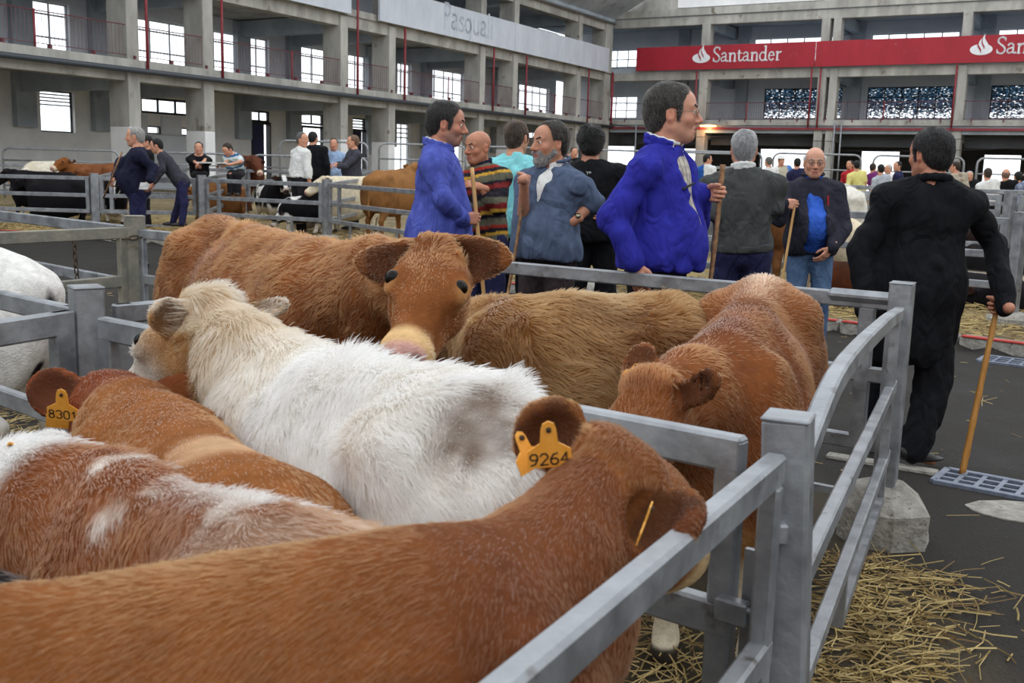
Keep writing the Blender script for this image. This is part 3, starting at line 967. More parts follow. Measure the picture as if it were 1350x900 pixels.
# rows of pens beyond the aisle
FAR = 'grey rail panels of the pens beyond the aisle'
FARP = 'grey posts of the pens beyond the aisle'
rowB = [V(-19, 20.5, 0), V(-13.2, 19.6, 0), V(-7.75, 19.0, 0), V(-5.75, 18.9, 0), V(-3.2, 17.5, 0), V(-1.25, 14.6, 0), V(.96, 11.55, 0), V(2.8, 11.0, 0), V(4.7, 9.6, 0), V(6.7, 8.1, 0)]
PN = ['far left post, behind the black cows', 'post left of the second black cow', 'broad post just left of the man in the navy jersey', 'broad post between the bending man and the writing men', 'post left of the golden brown cow, at a concrete footing',
      'post hidden by the men talking in front', 'post on a concrete block right of the bearded man\'s elbow', 'post behind the man in the charcoal jumper', 'post behind the walking man in black', 'rightmost post of the front row, by the lying black cow']
for k, p in enumerate(rowB):
    z = float(ground(p[0], p[1]))
    post(p, z + 1.06, .14 if p[1] > 17 else .1, z, 'grey ' + PN[k], FARP, block=(.19, .14), yaw=.5)
PF = ['at the far left edge', 'in front of the two black cows at the left', 'behind the navy jersey and the bending man', 'below the seated writers and the white shirt', 'in front of the cream and golden cows', 'behind the blue smock and the striped pullover',
      'between the bearded man and the charcoal jumper', 'between the charcoal jumper and the man in black', 'right of the man in black, before the lying cow']
for k, (a, b) in enumerate(zip(rowB[:-1], rowB[1:])):
    panel(a, b, 'grey front-row panel ' + PF[k], FAR, hs=.07, w=.045, up=((0, None), (.12, None), (1, None)), kick=2, inset=.1)
PC = ['dividing rails running back behind the black cows', 'dividing rails running back left of the bending man', 'dividing rails running back by the striped polo shirt', 'dividing rails running back behind the cream cow', 'dividing rails running back right of the bearded man', 'dividing rails behind the bald man in fleece',
      'four-rail panel behind the white rump right of the fleece', 'four-rail panel right of the man in black\'s shoulder', 'far four-rail panel behind the bald man\'s head', 'far four-rail panel below the white T-shirt at the right', 'rear rails behind the cream back at the far left', 'rear rails behind the seated writers', 'rear rails behind the men talking']
for k, (a, b) in enumerate(((rowB[1], V(-14.5, 24, 0)), (rowB[2], V(-8.9, 24.5, 0)), (rowB[3], V(-6.2, 23.5, 0)), (rowB[4], V(-2.3, 22.5, 0)), (rowB[6], V(2.9, 15.5, 0)), (rowB[7], V(4.3, 14, 0)), (V(2.9, 15.5, 0), V(6.3, 13.2, 0)), (V(6.3, 13.2, 0), V(10, 10.6, 0)),
             (V(4.6, 18.5, 0), V(8.2, 16.2, 0)), (V(8.2, 16.2, 0), V(12, 13.6, 0)), (V(-14.5, 24, 0), V(-8.9, 24.5, 0)), (V(-8.9, 24.5, 0), V(-6.2, 23.5, 0)), (V(-6.2, 23.5, 0), V(-2.3, 22.5, 0)))):
    panel(a, b, 'grey ' + PC[k], FAR, hs=.07, w=.045, rails=(.97, .78, .58, .36) if a[0] > 2 else (.97, .66, .37), inset=.1)
PQ = ['behind the bald man\'s shoulder', 'second-row post right of the man in black', 'third-row post behind the bald man', 'third-row post left of the checked shirts', 'rear post behind the seated writers', 'rear post behind the bending man']
for k, p in enumerate(((2.9, 15.5), (6.3, 13.2), (4.6, 18.5), (8.2, 16.2), (-6.2, 23.5), (-8.9, 24.5))):
    z = float(ground(*p)); post(p, z + 1.06, .12, z, 'grey post ' + PQ[k] if k == 0 else 'grey ' + PQ[k], FARP, yaw=.5)

def tall_gate(a, b, h=1.75, label=None):
    """loading gate of round tube with rounded upper corners"""
    a = V(a[0], a[1], float(ground(a[0], a[1]))); b = V(b[0], b[1], float(ground(b[0], b[1])))
    d = unit(b - a); up = V(0, 0, 1); R = .18
    r = empty('loading_gate', (a + b) / 2, label, 'gate', 'tall tube gates at the loading bays')
    a, b = a + d * .08, b - d * .08
    pts = [a - up * .01, a + up * (h - R)] + [a + d * R * (1 - math.cos(t)) + up * (h - R + R * math.sin(t)) for t in (.5, 1.05, 1.57)] + \
          [b - d * R * (1 - math.sin(t)) * 1 + up * (h - R + R * math.cos(t)) for t in (0, .5, 1.05, 1.57)] + [b - up * .01]
    MB().tube(pts, .03, 6).build('frame', STEEL, r, True)
    for z in (h * .76, h * .5, h * .25):
        MB().tube([a + up * z, b + up * z], .022, 5).build('rail', STEEL, r, True)
    return r
TG = ['at the far left wall', 'below the ground floor window at the left', 'behind the man in the navy jersey', 'behind the seated writers'] + ['behind the white shirt and black suit', 'right of the grey-jacketed talker', 'left of the blue smock\'s head', 'behind the bald and the bearded man', 'behind the black T-shirt'] + \
     ['left of the royal blue jacket\'s stick', 'behind the charcoal jumper', 'behind the bald man\'s head', 'behind the yellow T-shirt', 'left of the head of the man in black', 'right of the head of the man in black', 'behind the white T-shirt at the right edge']
TS = [((x, 27.5), (x + 3.2, 27.6), 1.3) for x in np.arange(-17, -6.5, 3.3)] + [((-6.4 + 2.6 * k, 27.7 + .3 * k), (-6.4 + 2.6 * k + 2.5, 27.7 + .3 * k), 1.7) for k in range(5)] + \
     [((7.0 - 2.6 + 2.6 * k, 29.3 - .5 * k), (7.0 - 2.6 + 2.6 * k + 2.5, 29.0 - .5 * k), 1.75) for k in range(7)]
for (a, b, h), t in zip(TS, TG):
    tall_gate(a, b, h, 'tall round-cornered tube gate ' + t)

# drain grates in the aisle
def grate(c, ex, ey, nx, ny, label):
    c = V(*c); ex = V(*ex); ey = V(*ey)
    r = empty('drain_grate', c, label, 'drain')
    LX, LY = np.linalg.norm(ex), np.linalg.norm(ey)
    m = MB()
    for s in (-1, 1):
        m.obox(c + ey * s + V(0, 0, .008), ex, unit(ey) * .018, V(0, 0, .012), .003)
        m.obox(c + ex * s + V(0, 0, .008), unit(ex) * .018, ey, V(0, 0, .012), .003)
    m.build('frame', GRATE, r)
    for k in range(1, nx):
        MB().obox(c + ex * (2 * k / nx - 1) + V(0, 0, .009), unit(ex) * .011, ey, V(0, 0, .008)).build('bar', GRATE, r)
    for k in range(1, ny):
        MB().obox(c + ey * (2 * k / ny - 1) + V(0, 0, .009), ex, unit(ey) * .012, V(0, 0, .0078)).build('bar', GRATE, r)
    MB().obox(c + V(0, 0, .001), ex * .98, ey * .98, V(0, 0, .0015)).build('pit_shade', DARK, r)  # thin black sheet stands in for the shade below the bars
GRATE = surf('worn_grate', hex3(104, 112, 130), 0.5, 0.4, vscale=18, col2=hex3(136, 144, 160))
ga, gb = atz(1236, 626, 0), atz(1352, 648, 0)
gx = unit(gb - ga); gy = V(-gx[1], gx[0], 0)
gw = np.linalg.norm(atz(1290, 618, 0) - atz(1290, 640, 0)) * .75
grate(ga + gx * .62 - gy * .02, gx * .6, gy * .13, 13, 3, 'bluish grey slotted drain grate under the tip of the bamboo stick')
g2 = atz(1352, 482, 0)
grate(g2 + V(.1, 0, 0), gx * .42, gy * .16, 8, 3, 'small slotted drain grate near the red painted kerb')
# pale cement repair beside the drain
v = []
cc = atz(1345, 676, 0)
for k in range(14):
    a = 2 * math.pi * k / 14
    v.append([math.cos(a) * .26 * (1 + .12 * math.sin(3 * a)), math.sin(a) * .17 * (1 + .15 * math.cos(2 * a + 1))])
tag(MB().prism(v, cc + V(.05, 0, .006), V(1, 0, 0), V(0, 1, 0), V(0, 0, -1), .012).build('floor_patch', FOOT), kind='structure')
kc = atz(1110, 610, 0); kd = atz(1236, 640, 0)
tag(MB().bar(atz(1090, 602, 0) + V(0, 0, .01), ga + V(0, 0, .01), .07, .025, bev=.006).build('trim_5', FOOT), kind='structure')

# ------------------------------------------------------------------ straw
def straw(n, region, name, seed, lmin=.06, lmax=.26, lay=.02, zf=None, rad=.0022):
    g = np.random.default_rng(seed)
    P = region(g, n)
    n = len(P)
    z = ground(P[:, 0], P[:, 1]) + g.uniform(.004, lay, n)
    a = g.uniform(0, 2 * math.pi, n); L = g.uniform(lmin, lmax, n) * g.uniform(.5, 1, n)
    tilt = g.normal(0, .12, n)
    d = np.stack([np.cos(a) * np.cos(tilt), np.sin(a) * np.cos(tilt), np.abs(np.sin(tilt))], 1)
    side = np.stack([-np.sin(a), np.cos(a), np.zeros(n)], 1)
    c0 = np.stack([P[:, 0], P[:, 1], z], 1)
    w = g.uniform(.6, 1.5, n)[:, None] * rad
    up = np.array([0, 0, 1.0])
    bend = side * (g.normal(0, .08, n) * L)[:, None]
    V_ = []
    for pos, off in ((0, 0), (.5, 1), (1, 0)):
        c = c0 + d * (L * pos)[:, None] + bend * off
        V_ += [c - side * w, c + side * w, c + up * w * 1.3]
    v = np.stack(V_, 1).reshape(-1, 3)
    b = np.arange(n)[:, None] * 9
    q = []
    for s in (0, 3):
        for i, j in ((0, 1), (1, 2), (2, 0)):
            q.append(b + np.array([s + i, s + j, s + 3 + j, s + 3 + i]))
    tone = g.uniform(0, 1, n)
    col = mixc(hex3(128, 104, 54), hex3(206, 182, 122), tone)
    dk = g.uniform(0, 1, n) < .15
    col[dk] = hex3(110, 84, 44)
    col = np.repeat(col, 9, 0)
    return tag(mesh_np(name, v, np.concatenate(q), STRAWM, None, False, col), 'loose golden straw strewn ' + region.__doc__, 'straw', kind='stuff')
STRAWM = surf('straw_stalks', (0, 0, 0), 0.6, 0, var=.1, attr=True)
def reg_near(g, n):
    """over the floor under the pen fences"""
    a = g.uniform(0, 1, n); t = g.normal(0, .16, n)
    p = P1 + V(.1, .05, 0) + (P2 - P1) * (a ** 1.3)[:, None] * .85
    p = p + np.stack([np.cos(YW) * t, -np.sin(YW) * t, 0 * t], 1)
    return p[:, :2]
def reg_pen(g, n):
    """inside the pens under the calves"""
    return np.stack([g.uniform(-2.6, .6, n), g.uniform(.9, 3.4, n)], 1)[:]
def reg_left(g, n):
    """in the pen of the black and white calf"""
    return np.stack([g.uniform(-4.2, -1.3, n), g.uniform(2.6, 6.2, n)], 1)
def reg_plat(g, n):
    """across the pens beyond the kerb"""
    x = g.uniform(-14, 7, n); y = curb_y(x) + .15 + g.gamma(1.5, 1.1, n)
    return np.stack([x, y], 1)
def reg_aisle(g, n):
    """thinly about the dark aisle"""
    p = np.stack([g.uniform(-5, 5, n), g.uniform(2.5, 13, n)], 1)
    return p[(p[:, 1] < curb_y(p[:, 0]) - .1)]
straw(1900, reg_near, 'straw', 1)
straw(6500, reg_pen, 'straw', 2, lay=.05)
straw(5000, reg_left, 'straw', 3, lay=.04)
straw(24000, reg_plat, 'straw', 4, lay=.05, rad=.004)
straw(900, reg_aisle, 'straw', 5, .04, .16, .006)
# ------------------------------------------------------------------ cattle
HIDE = surf('calf_hide', (0, 0, 0), 0.9, 0, var=.16, vscale=22, attr=True, bump=.35, bscale=120, spec=.12)
EYEM = plain('dark_wet_eye', (0.006, 0.004, 0.003), 0.06, spec=0.18)
TAGM = surf('orange_tag_plastic', hex3(236, 160, 52), 0.45, 0, vscale=30, col2=hex3(250, 184, 84))
INK = plain('dark_print', hex3(60, 42, 30), 0.7)

def hair_mat(name):
    m, n, bs = new_mat(name)
    n.nodes.remove(bs)
    out = [x for x in n.nodes if x.type == 'OUTPUT_MATERIAL'][0]
    h = n.nodes.new('ShaderNodeBsdfHairPrincipled')
    h.parametrization = 'COLOR'
    a = n.nodes.new('ShaderNodeAttribute'); a.attribute_name = 'Col'
    n.links.new(a.outputs['Color'], h.inputs['Color'])
    h.inputs['Roughness'].default_value = 0.62
    h.inputs['Radial Roughness'].default_value = 0.7
    n.links.new(h.outputs[0], out.inputs[0])
    return m
FURM = hair_mat('fur')

def fur(name, parent, v, f, col, count, length, radius, comb, lift=.35, curl=.35, cfreq=9.0, K=5, seed=1, keep=None, tone=.22, droop=.25, wob=.0):
    """strands grown from the skin: comb(p, n) gives the lie of the coat"""
    g = np.random.default_rng(seed)
    n, fn = vnormals(v, f)
    ar = np.linalg.norm(fn, axis=1)
    fc = v[f].mean(1)
    w = ar.copy()
    if keep is not None: w *= keep(fc)
    cdf = np.cumsum(w); cdf /= cdf[-1]
    fi = np.searchsorted(cdf, g.random(count))
    q = f[fi]
    a, b = g.random((2, count, 1))
    p = (v[q[:, 0]] * (1 - a) + v[q[:, 1]] * a) * (1 - b) + (v[q[:, 3]] * (1 - a) + v[q[:, 2]] * a) * b
    nn = n[q].mean(1); nn /= np.linalg.norm(nn, axis=1, keepdims=True)
    c = col[q].mean(1)
    L = length(p) if callable(length) else np.full(count, length)
    L = L * g.uniform(.65, 1.1, count)
    lay = comb(p, nn)
    lay = lay - nn * (lay * nn).sum(1, keepdims=True)
    lay /= np.linalg.norm(lay, axis=1, keepdims=True) + 1e-6
    tuft = np.stack([noise3(p, cfreq, seed + s) for s in (1, 2, 3)], 1) + .7 * np.stack([noise3(p, cfreq * 2.6, seed + s) for s in (4, 5, 6)], 1)
    tuft -= nn * (tuft * nn).sum(1, keepdims=True)
    lf = lift + .25 * noise3(p, cfreq * .8, seed + 9)
    d0 = lay + nn * np.clip(lf, .08, 2)[:, None] + tuft * curl + g.normal(0, .10, (count, 3))
    d0 /= np.linalg.norm(d0, axis=1, keepdims=True)
    P = np.zeros((count, K, 3), np.float32)
    cur = p - nn * .002
    d = d0
    for k in range(K):
        P[:, k] = cur
        step = (L / (K - 1))[:, None]
        cur = cur + d * step
        d = d + (lay * .22 - nn * .06 + np.array([0, 0, -droop]) * .35) * (1.0 / (K - 1)) * 2
        if wob: d = d + np.cross(d, nn) * (wob * np.sin(k * 1.9 + noise3(p, cfreq * 2, seed + 20) * 6))[:, None]
        d /= np.linalg.norm(d, axis=1, keepdims=True)
    hc = bpy.data.hair_curves.new(name)
    hc.add_curves([K] * count)
    hc.attributes['position'].data.foreach_set('vector', P.ravel())
    rad = hc.attributes.get('radius') or hc.attributes.new('radius', 'FLOAT', 'POINT')
    taper = np.array([1.0, .95, .85, .65, .2][:K] if K == 5 else np.linspace(1, .25, K))
    rr = (radius * g.uniform(.7, 1.2, count))[:, None] * taper[None]
    rad.data.foreach_set('value', rr.astype(np.float32).ravel())
    t = 1 + tone * (g.normal(0, .5, count) + .8 * noise3(p, cfreq * 1.6, seed + 30) + .5 * noise3(p, cfreq * .45, seed + 31))
    cc = np.ones((count, 4), np.float32)
    cc[:, :3] = np.clip(c * np.clip(t, .4, 1.5)[:, None], 0, .96)
    ca = hc.attributes.new('Col', 'FLOAT_COLOR', 'CURVE')
    ca.data.foreach_set('color', cc.ravel())
    hc.materials.append(FURM)
    o = bpy.data.objects.new(name, hc)
    link(o, parent)
    o['kind'] = 'stuff'
    return o

DIG = {  # stroke digits on a 4 x 6 field
    '0': [[(1, 0), (3, 0), (4, 1.2), (4, 4.8), (3, 6), (1, 6), (0, 4.8), (0, 1.2), (1, 0)]], '1': [[(.8, 4.8), (2.2, 6), (2.2, 0)]], '2': [[(0, 4.8), (1, 6), (3, 6), (4, 4.8), (4, 3.8), (0, 0), (4, 0)]],
    '3': [[(0, 5.2), (1, 6), (3, 6), (4, 5), (4, 4), (2.8, 3.2), (4, 2.2), (4, 1), (3, 0), (1, 0), (0, .8)]], '4': [[(3, 0), (3, 6), (0, 2), (4, 2)]], '6': [[(3.6, 6), (1.4, 5.4), (0, 3), (0, 1.2), (1, 0), (3, 0), (4, 1), (4, 2.2), (3, 3.2), (1, 3.2), (0, 2.2)]],
    '8': [[(2, 3.2), (.6, 3.8), (.3, 5), (1.2, 6), (2.8, 6), (3.7, 5), (3.4, 3.8), (2, 3.2), (.3, 2.4), (0, 1.2), (1, 0), (3, 0), (4, 1.2), (3.7, 2.4), (2, 3.2)]],
    '9': [[(.4, 0), (2.6, .6), (4, 3), (4, 4.8), (3, 6), (1, 6), (0, 5), (0, 3.8), (1, 2.8), (3, 2.8), (4, 3.8)]]}
def strokes(m, lines, o, ex, ey, ez, w, th=.0006):
    """flat pen strokes as thin bars"""
    for ln in lines:
        for (x0, y0), (x1, y1) in zip(ln[:-1], ln[1:]):
            a = o + ex * x0 + ey * y0; b = o + ex * x1 + ey * y1
            d = unit(b - a)
            m.bar(a - d * w * .4, b + d * w * .4, w, th, ez)

def ear_tag(parent, o, right, up, text='', s=1.0, fold=False):
    """flag shaped ear tag hung at o"""
    right, up = unit(right), unit(up)
    nz = np.cross(right, up)
    poly = [(-.011, .0), (-.008, .009), (0, .013), (.008, .009), (.011, 0), (.013, -.022), (.031, -.034), (.033, -.062), (-.033, -.062), (-.031, -.034), (-.013, -.022)]
    poly = [(x * s, y * s) for x, y in poly]
    t = MB().prism(poly, o, right, up, -nz, .0022).build('ear_tag', TAGM, parent)
    MB().tube([o - nz * .003, o + nz * .004], .004, 6).build('stud', INK, t, True)
    if text:
        m = MB()
        n = len(text)
        for k, ch in enumerate(text):
            strokes(m, DIG[ch], o + right * (-.028 * s + k * .0148 * s) + up * (-.057 * s) + nz * .0004, right * .0026 * s, up * .0030 * s, nz, .0024 * s)
        m.build('number', INK, t)
    return t

def calf(name, label, B, W, poll, fd, hw=.2, colour=None, res=.012, ears=None, group=None, furk=None, depth=.30, legs=True, hroll=None, hlen=1.0, zfloor=None, tags=(), tail=True, lying=False, side_legs=(0, 0, 0, 0), hs=1.1, belly=1.0, cat='calf', earw=.045, step=(.05, -.06, .08, -.05), sag=.05, bald=None):
    B, W, poll, fd = V(*B), V(*W), V(*poll), unit(fd)
    zf = float(ground((B[0] + W[0]) / 2, (B[1] + W[1]) / 2)) if zfloor is None else zfloor
    a = W - B; a[2] = 0; Ln = np.linalg.norm(a); a = a / Ln
    s = np.cross(a, V(0, 0, 1))                   # its right side
    z = V(0, 0, 1)
    T = frame(a, s, z)
    ops = []
    U = lambda p, k=.06: ops.append(('u', p, k))
    mid = (B + W) / 2
    D = depth
    U(Ell(W - z * (D * .98) - a * .08, (.30, hw * .94, D), T), .05)
    U(Ell(mid - z * (D * 1.0) + z * (-.01), (Ln * .62, hw * 1.04 * belly, D * .98), T), .1)
    U(Ell(B - z * (D * .86) - a * .02, (.27, hw * .98, D * .86), T), .1)
    U(Ell(B - z * (D * .95) - a * .12, (.17, hw * .8, D * .8), T), .08)
    U(RC(B - z * .055 - a * .05, W - z * .06, .06, .065), .09)
    for q in (-1, 1):
        U(Ell(B + s * q * hw * .70 - z * .105 + a * .02, (.07, .045, .045), T), .10)       # hip points
        U(Ell(B + s * q * hw * .4 - z * .15 - a * .24, (.05, .045, .06), T), .09)           # pin bones
        U(Ell(W + s * q * hw * .62 - z * D * .95 + a * .02, (.15, .075, D * .85), T), .07)   # shoulder
        U(Ell(B + s * q * hw * .62 - z * D * 1.15 - a * .06, (.19, .085, D * .75), T), .07)   # thigh
    # neck
    nb = W - z * (D * .55) + a * .06
    hr = unit(np.cross(fd, V(0, 0, 1)))
    if hroll is not None: hr = unit(hroll - fd * np.dot(hroll, fd))
    hu = np.cross(hr, fd)                            # out of the forehead
    HT = frame(fd, hr, hu)
    h = hs
    P = lambda x, y, q: poll + fd * x * hlen * h + hr * y * h + hu * q * h
    he = P(.03, 0, -.10)
    pm = (nb + he) / 2 + z * (.06 - sag)
    U(RC(nb, pm, D * .50, .115), .08)
    U(RC(pm, he, .115, .074 * h), .05)
    U(RC(W - z * .065, (W + poll) / 2 - z * sag, .06, .055), .08)
    U(RC((W + poll) / 2 - z * sag, P(-.01, 0, -.06), .055, .042 * h), .05)
    U(RC(W - z * D * 1.5 + a * .15, pm - z * .11, .07, .05), .09)     # dewlap
    # head
    U(Ell(P(.10, 0, -.075), (.115 * hlen * h, .09 * h, .07 * h), HT), .03)
    U(Ell(P(.125, 0, -.040), (.125 * hlen * h, .083 * h, .036 * h), HT), .03)
    U(RC(P(.005, -.03, -.042), P(.005, .03, -.042), .038 * h, .038 * h), .03)
    U(RC(P(.15, 0, -.068), P(.335, 0, -.073), .062 * h, .047 * h), .04)
    U(Ell(P(.350, 0, -.082), (.052 * h, .064 * h, .052 * h), HT), .03)
    for q in (-1, 1):
        U(RC(P(.08, q * .042, -.155), P(.33, q * .014, -.118), .044 * h, .033 * h), .04)
        U(Ell(P(.10, q * .062, -.115), (.085 * h, .028 * h, .058 * h), HT), .03)
        U(Ell(P(.148, q * .082, -.044), (.040 * h, .020 * h, .022 * h), HT), .025)
    for q in (-1, 1):
        ops.append(('s', Ell(P(.152, q * .098, -.026), (.020 * h, .016 * h, .014 * h), HT), .012))
        ops.append(('s', Ell(P(.393, q * .032, -.066), (.016 * h, .015 * h, .012 * h), HT), .008))
    ops.append(('s', Box(P(.385, 0, -.116), (.04 * h, .055 * h, .0025), HT, .001), .008))
    eyes = [P(.150, q * .0790, -.0315) for q in (-1, 1)]
    # ears
    earf = []
    for k, q in enumerate((-1, 1)):
        base = P(.01, q * .070, -.075)
        if ears is not None and ears[k] is not None:
            tip, face = ears[k]
            tip = V(*tip); face = unit(face)
        else:
            tip = base + (hr * q * .85 - hu * .12 - fd * .35) * .17 * h
            face = unit(hu * .55 + fd * .8)
        d = unit(tip - base); el = np.linalg.norm(tip - base)
        face = unit(face - d * face.dot(d))
        sd = np.cross(d, face)
        ET = frame(d, sd, face)
        c = base + d * el * .50
        U(RC(base - d * .02, base + d * el * .25, .026 * h, .026 * h), .025)
        U(Ell(c, (el * .52, earw * h * 1.1, .016 * h), ET), .02)
        U(Ell(base + d * el * .74, (el * .30, earw * h * .62, .011 * h), ET), .02)
        ops.append(('s', Ell(c + face * .023 * h - d * el * .02, (el * .40, earw * h * .84, .026 * h), ET), .008))
        earf.append((base, d, sd, face, el))
    # legs
    def leg(p, r):
        for (p0, p1, r0, r1) in zip(p[:-1], p[1:], r[:-1], r[1:]):
            U(RC(p0, p1, r0, r1), .03)
    Hh = W[2] - zf; Hb = B[2] - zf
    feet = []
    if legs and not lying:
        for k, q in enumerate((-1, 1)):
            t = step[k]
            f = V(W[0], W[1], zf) + s * q * hw * .55 + a * t
            leg([f + z * Hh * .52, f + z * Hh * .40 - a * t * .5, f + z * Hh * .22 + a * .01, f + z * .085 + a * .0, f + z * .035 + a * .025], [.085, .058, .036, .032, .040])
            U(Ell(f + z * Hh * .215 + a * .012, (.034, .032, .045), T), .02)
            feet.append(f)
            t = step[2 + k]
            f = V(B[0], B[1], zf) + s * q * hw * .6 - a * .10 + a * t
            leg([f + z * Hb * .60 + a * .04, f + z * Hb * .50 + a * .10, f + z * Hb * .33 - a * .06, f + z * .10 - a * .03, f + z * .035 + a * .005], [.11, .082, .040, .034, .042])
            U(Ell(f + z * Hb * .325 - a * .065, (.036, .034, .05), T), .02)
            feet.append(f)
    if lying:
        for q in (-1, 1):
            f = V(W[0], W[1], zf + .06) + s * q * hw * .8
            leg([f + z * .1, f + a * .25 + z * .0, f + a * .02 + s * q * .06], [.08, .05, .04])
            f = V(B[0], B[1], zf + .08) + s * q * hw * .85
            leg([f + z * .12, f + a * .22, f - a * .06 + s * q * .06], [.12, .07, .04])
    if tail:
        t0 = B - a * .29 - z * .10
        U(RC(B - a * .17 - z * .08, t0 - z * .05, .045, .030), .07)
        U(RC(t0 - z * .05, t0 - a * .05 - z * .45, .026, .018), .03)
        U(RC(t0 - a * .05 - z * .45, t0 - a * .03 - z * .62, .03, .02), .02)
    v, f = solid(ops, res, (lambda p: .006 * fbm(p, 7, 3)) if res < .02 else None)
    # body coordinates for the markings: u 0 at hips .. 1 at withers, w side, h height over floor, plus head coords
    rel = v - B
    u = rel.dot(a) / Ln; w = rel.dot(s) / hw; hh = (v[:, 2] - zf) / max(Hh, .1)
    hx = (v - poll).dot(fd) / (hlen * h); hy = (v - poll).dot(hr) / h; hz = (v - poll).dot(hu) / h
    inhead = (np.linalg.norm(v - P(.18, 0, -.07), axis=1) < .27 * h) & (hx > -.06)
    col = colour(v, u, w, hh, hx, hy, hz, inhead)
    # hooves, inner ears
    for ft in feet:
        m = sstep(.075, .06, v[:, 2] - zf) * (np.linalg.norm(v[:, :2] - ft[:2], axis=1) < .12)
        col = mixc(col, hex3(58, 50, 44), m)
    vn, _ = vnormals(v, f)
    for base, d, sd, face, el in earf:
        r = v - base
        x = r.dot(d) / el; y = r.dot(sd)
        n_, _ = (None, None)
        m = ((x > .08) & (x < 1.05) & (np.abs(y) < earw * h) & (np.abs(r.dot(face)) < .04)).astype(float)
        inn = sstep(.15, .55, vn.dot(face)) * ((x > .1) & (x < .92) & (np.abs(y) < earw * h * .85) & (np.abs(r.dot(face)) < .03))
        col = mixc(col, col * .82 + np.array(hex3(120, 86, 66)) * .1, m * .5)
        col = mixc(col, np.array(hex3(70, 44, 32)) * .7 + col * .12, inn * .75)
    me = mesh_np(name, v, f, HIDE, None, True, col)
    tag(me, label, cat, group)
    for e in eyes:
        m = MB(); rows = 7; cols = 10; vv = []; qq = []
        R = .0195 * h
        for i in range(rows + 1):
            th = math.pi * i / rows
            for j in range(cols):
                ph = 2 * math.pi * j / cols
                vv.append(e + R * V(math.sin(th) * math.cos(ph), math.sin(th) * math.sin(ph), math.cos(th)))
        for i in range(rows):
            for j in range(cols):
                qq.append([i * cols + j, (i + 1) * cols + j, (i + 1) * cols + (j + 1) % cols, i * cols + (j + 1) % cols])
        m.raw(vv, [qq]).build('eye', EYEM, me, True)
    for (o, right, up, text, sc) in tags:
        ear_tag(me, V(*o), V(*right), V(*up), text, sc)
    if furk:
        kw = dict(furk)
        cnt, ln, rad = kw.pop('count'), kw.pop('length'), kw.pop('radius')
        def lenf(p):
            x = (p - poll).dot(fd) / (hlen * h); q = np.linalg.norm(p - P(.2, 0, -.07), axis=1)
            ih = (q < .26 * h)
            L = np.full(len(p), ln)
            L = np.where(ih & (x > .06), np.minimum(ln, lerp(.016, .007, sstep(.1, .3, x))), L)
            for base, d, sd, face, el in earf:
                t = (p - base).dot(d) / el
                L = np.where((t > .15) & (t < 1.1) & (np.linalg.norm(p - base - np.outer(t * el, d), axis=1) < earw * h * 1.2), np.minimum(ln * .6, .014), L)
            L = np.where((p[:, 2] - zf) < .35 * Hh, np.minimum(L, .012), L)
            if bald is not None: L = lerp(L, np.minimum(L, .006), np.exp(-(np.linalg.norm(p - bald[0], axis=1) / bald[1]) ** 4))
            return L
        def keep(p):
            x = (p - poll).dot(fd) / (hlen * h); y = (p - poll).dot(hr) / h; q = (p - poll).dot(hu) / h
            k = np.ones(len(p))
            k[(x > .355) & (np.abs(y) < .056) & (q > -.15) & (q < 0)] = 0             # bare muzzle
            for e in eyes: k[np.linalg.norm(p - e, axis=1) < .034 * h] = 0
            k[(p[:, 2] - zf) < .42 * Hh] *= .25
            hd = np.linalg.norm(p - P(.2, 0, -.07), axis=1) < .25 * h
            k[hd] *= 2.2
            return k
        def comb(p, n):
            x = (p - poll).dot(fd) / (hlen * h); q = np.linalg.norm(p - P(.2, 0, -.07), axis=1)
            d = np.repeat((-a * .8 - z * .55)[None], len(p), 0)
            ih = ((q < .27 * h) & (x > -.02))
            d[ih] = (-fd * .9 - z * .1)
            nk = ((p - W).dot(a) > .02) & ~ih
            d[nk] = unit(W - poll) * .7 - z * .7
            for base, ed, sd, face, el in earf:
                t = (p - base).dot(ed) / el
                m = (t > .1) & (t < 1.1) & (np.linalg.norm(p - base - np.outer(t * el, ed), axis=1) < earw * h * 1.25)
                d[m] = ed
            return d
        fur('coat', me, v, f, col, cnt, lenf, rad, comb, keep=keep, **kw)
    return me

RED = np.array(hex3(168, 98, 46)); RED_D = np.array(hex3(118, 58, 26)); TAN = np.array(hex3(206, 158, 104)); CREAM = np.array(hex3(226, 208, 178)); WHT = np.array(hex3(214, 209, 203)); BLK = np.array(hex3(24, 22, 24)); PINK = np.array(hex3(204, 158, 148))

def face_marks(col, hx, hy, hz, inhead, muzzle=CREAM, nose=PINK, ring=None):
    col = mixc(col, muzzle, inhead * sstep(.305, .34, hx))
    nz = inhead * sstep(.358, .374, hx) * (hz > -.118) * (np.abs(hy) < .052)
    col = mixc(col, nose, nz)
    for q in (-1, 1):
        dn = np.sqrt((hx - .40) ** 2 * .5 + (hy - q * .034) ** 2 + (hz + .065) ** 2)
        col = mixc(col, hex3(70, 34, 30), inhead * sstep(.021, .013, dn))
    if ring is not None:
        for q in (-1, 1):
            d = np.sqrt((hx - .155) ** 2 + (hy - q * .0925) ** 2 + (hz + .05) ** 2)
            col = mixc(col, ring, inhead * sstep(.05, .025, d) * .6)
    return col

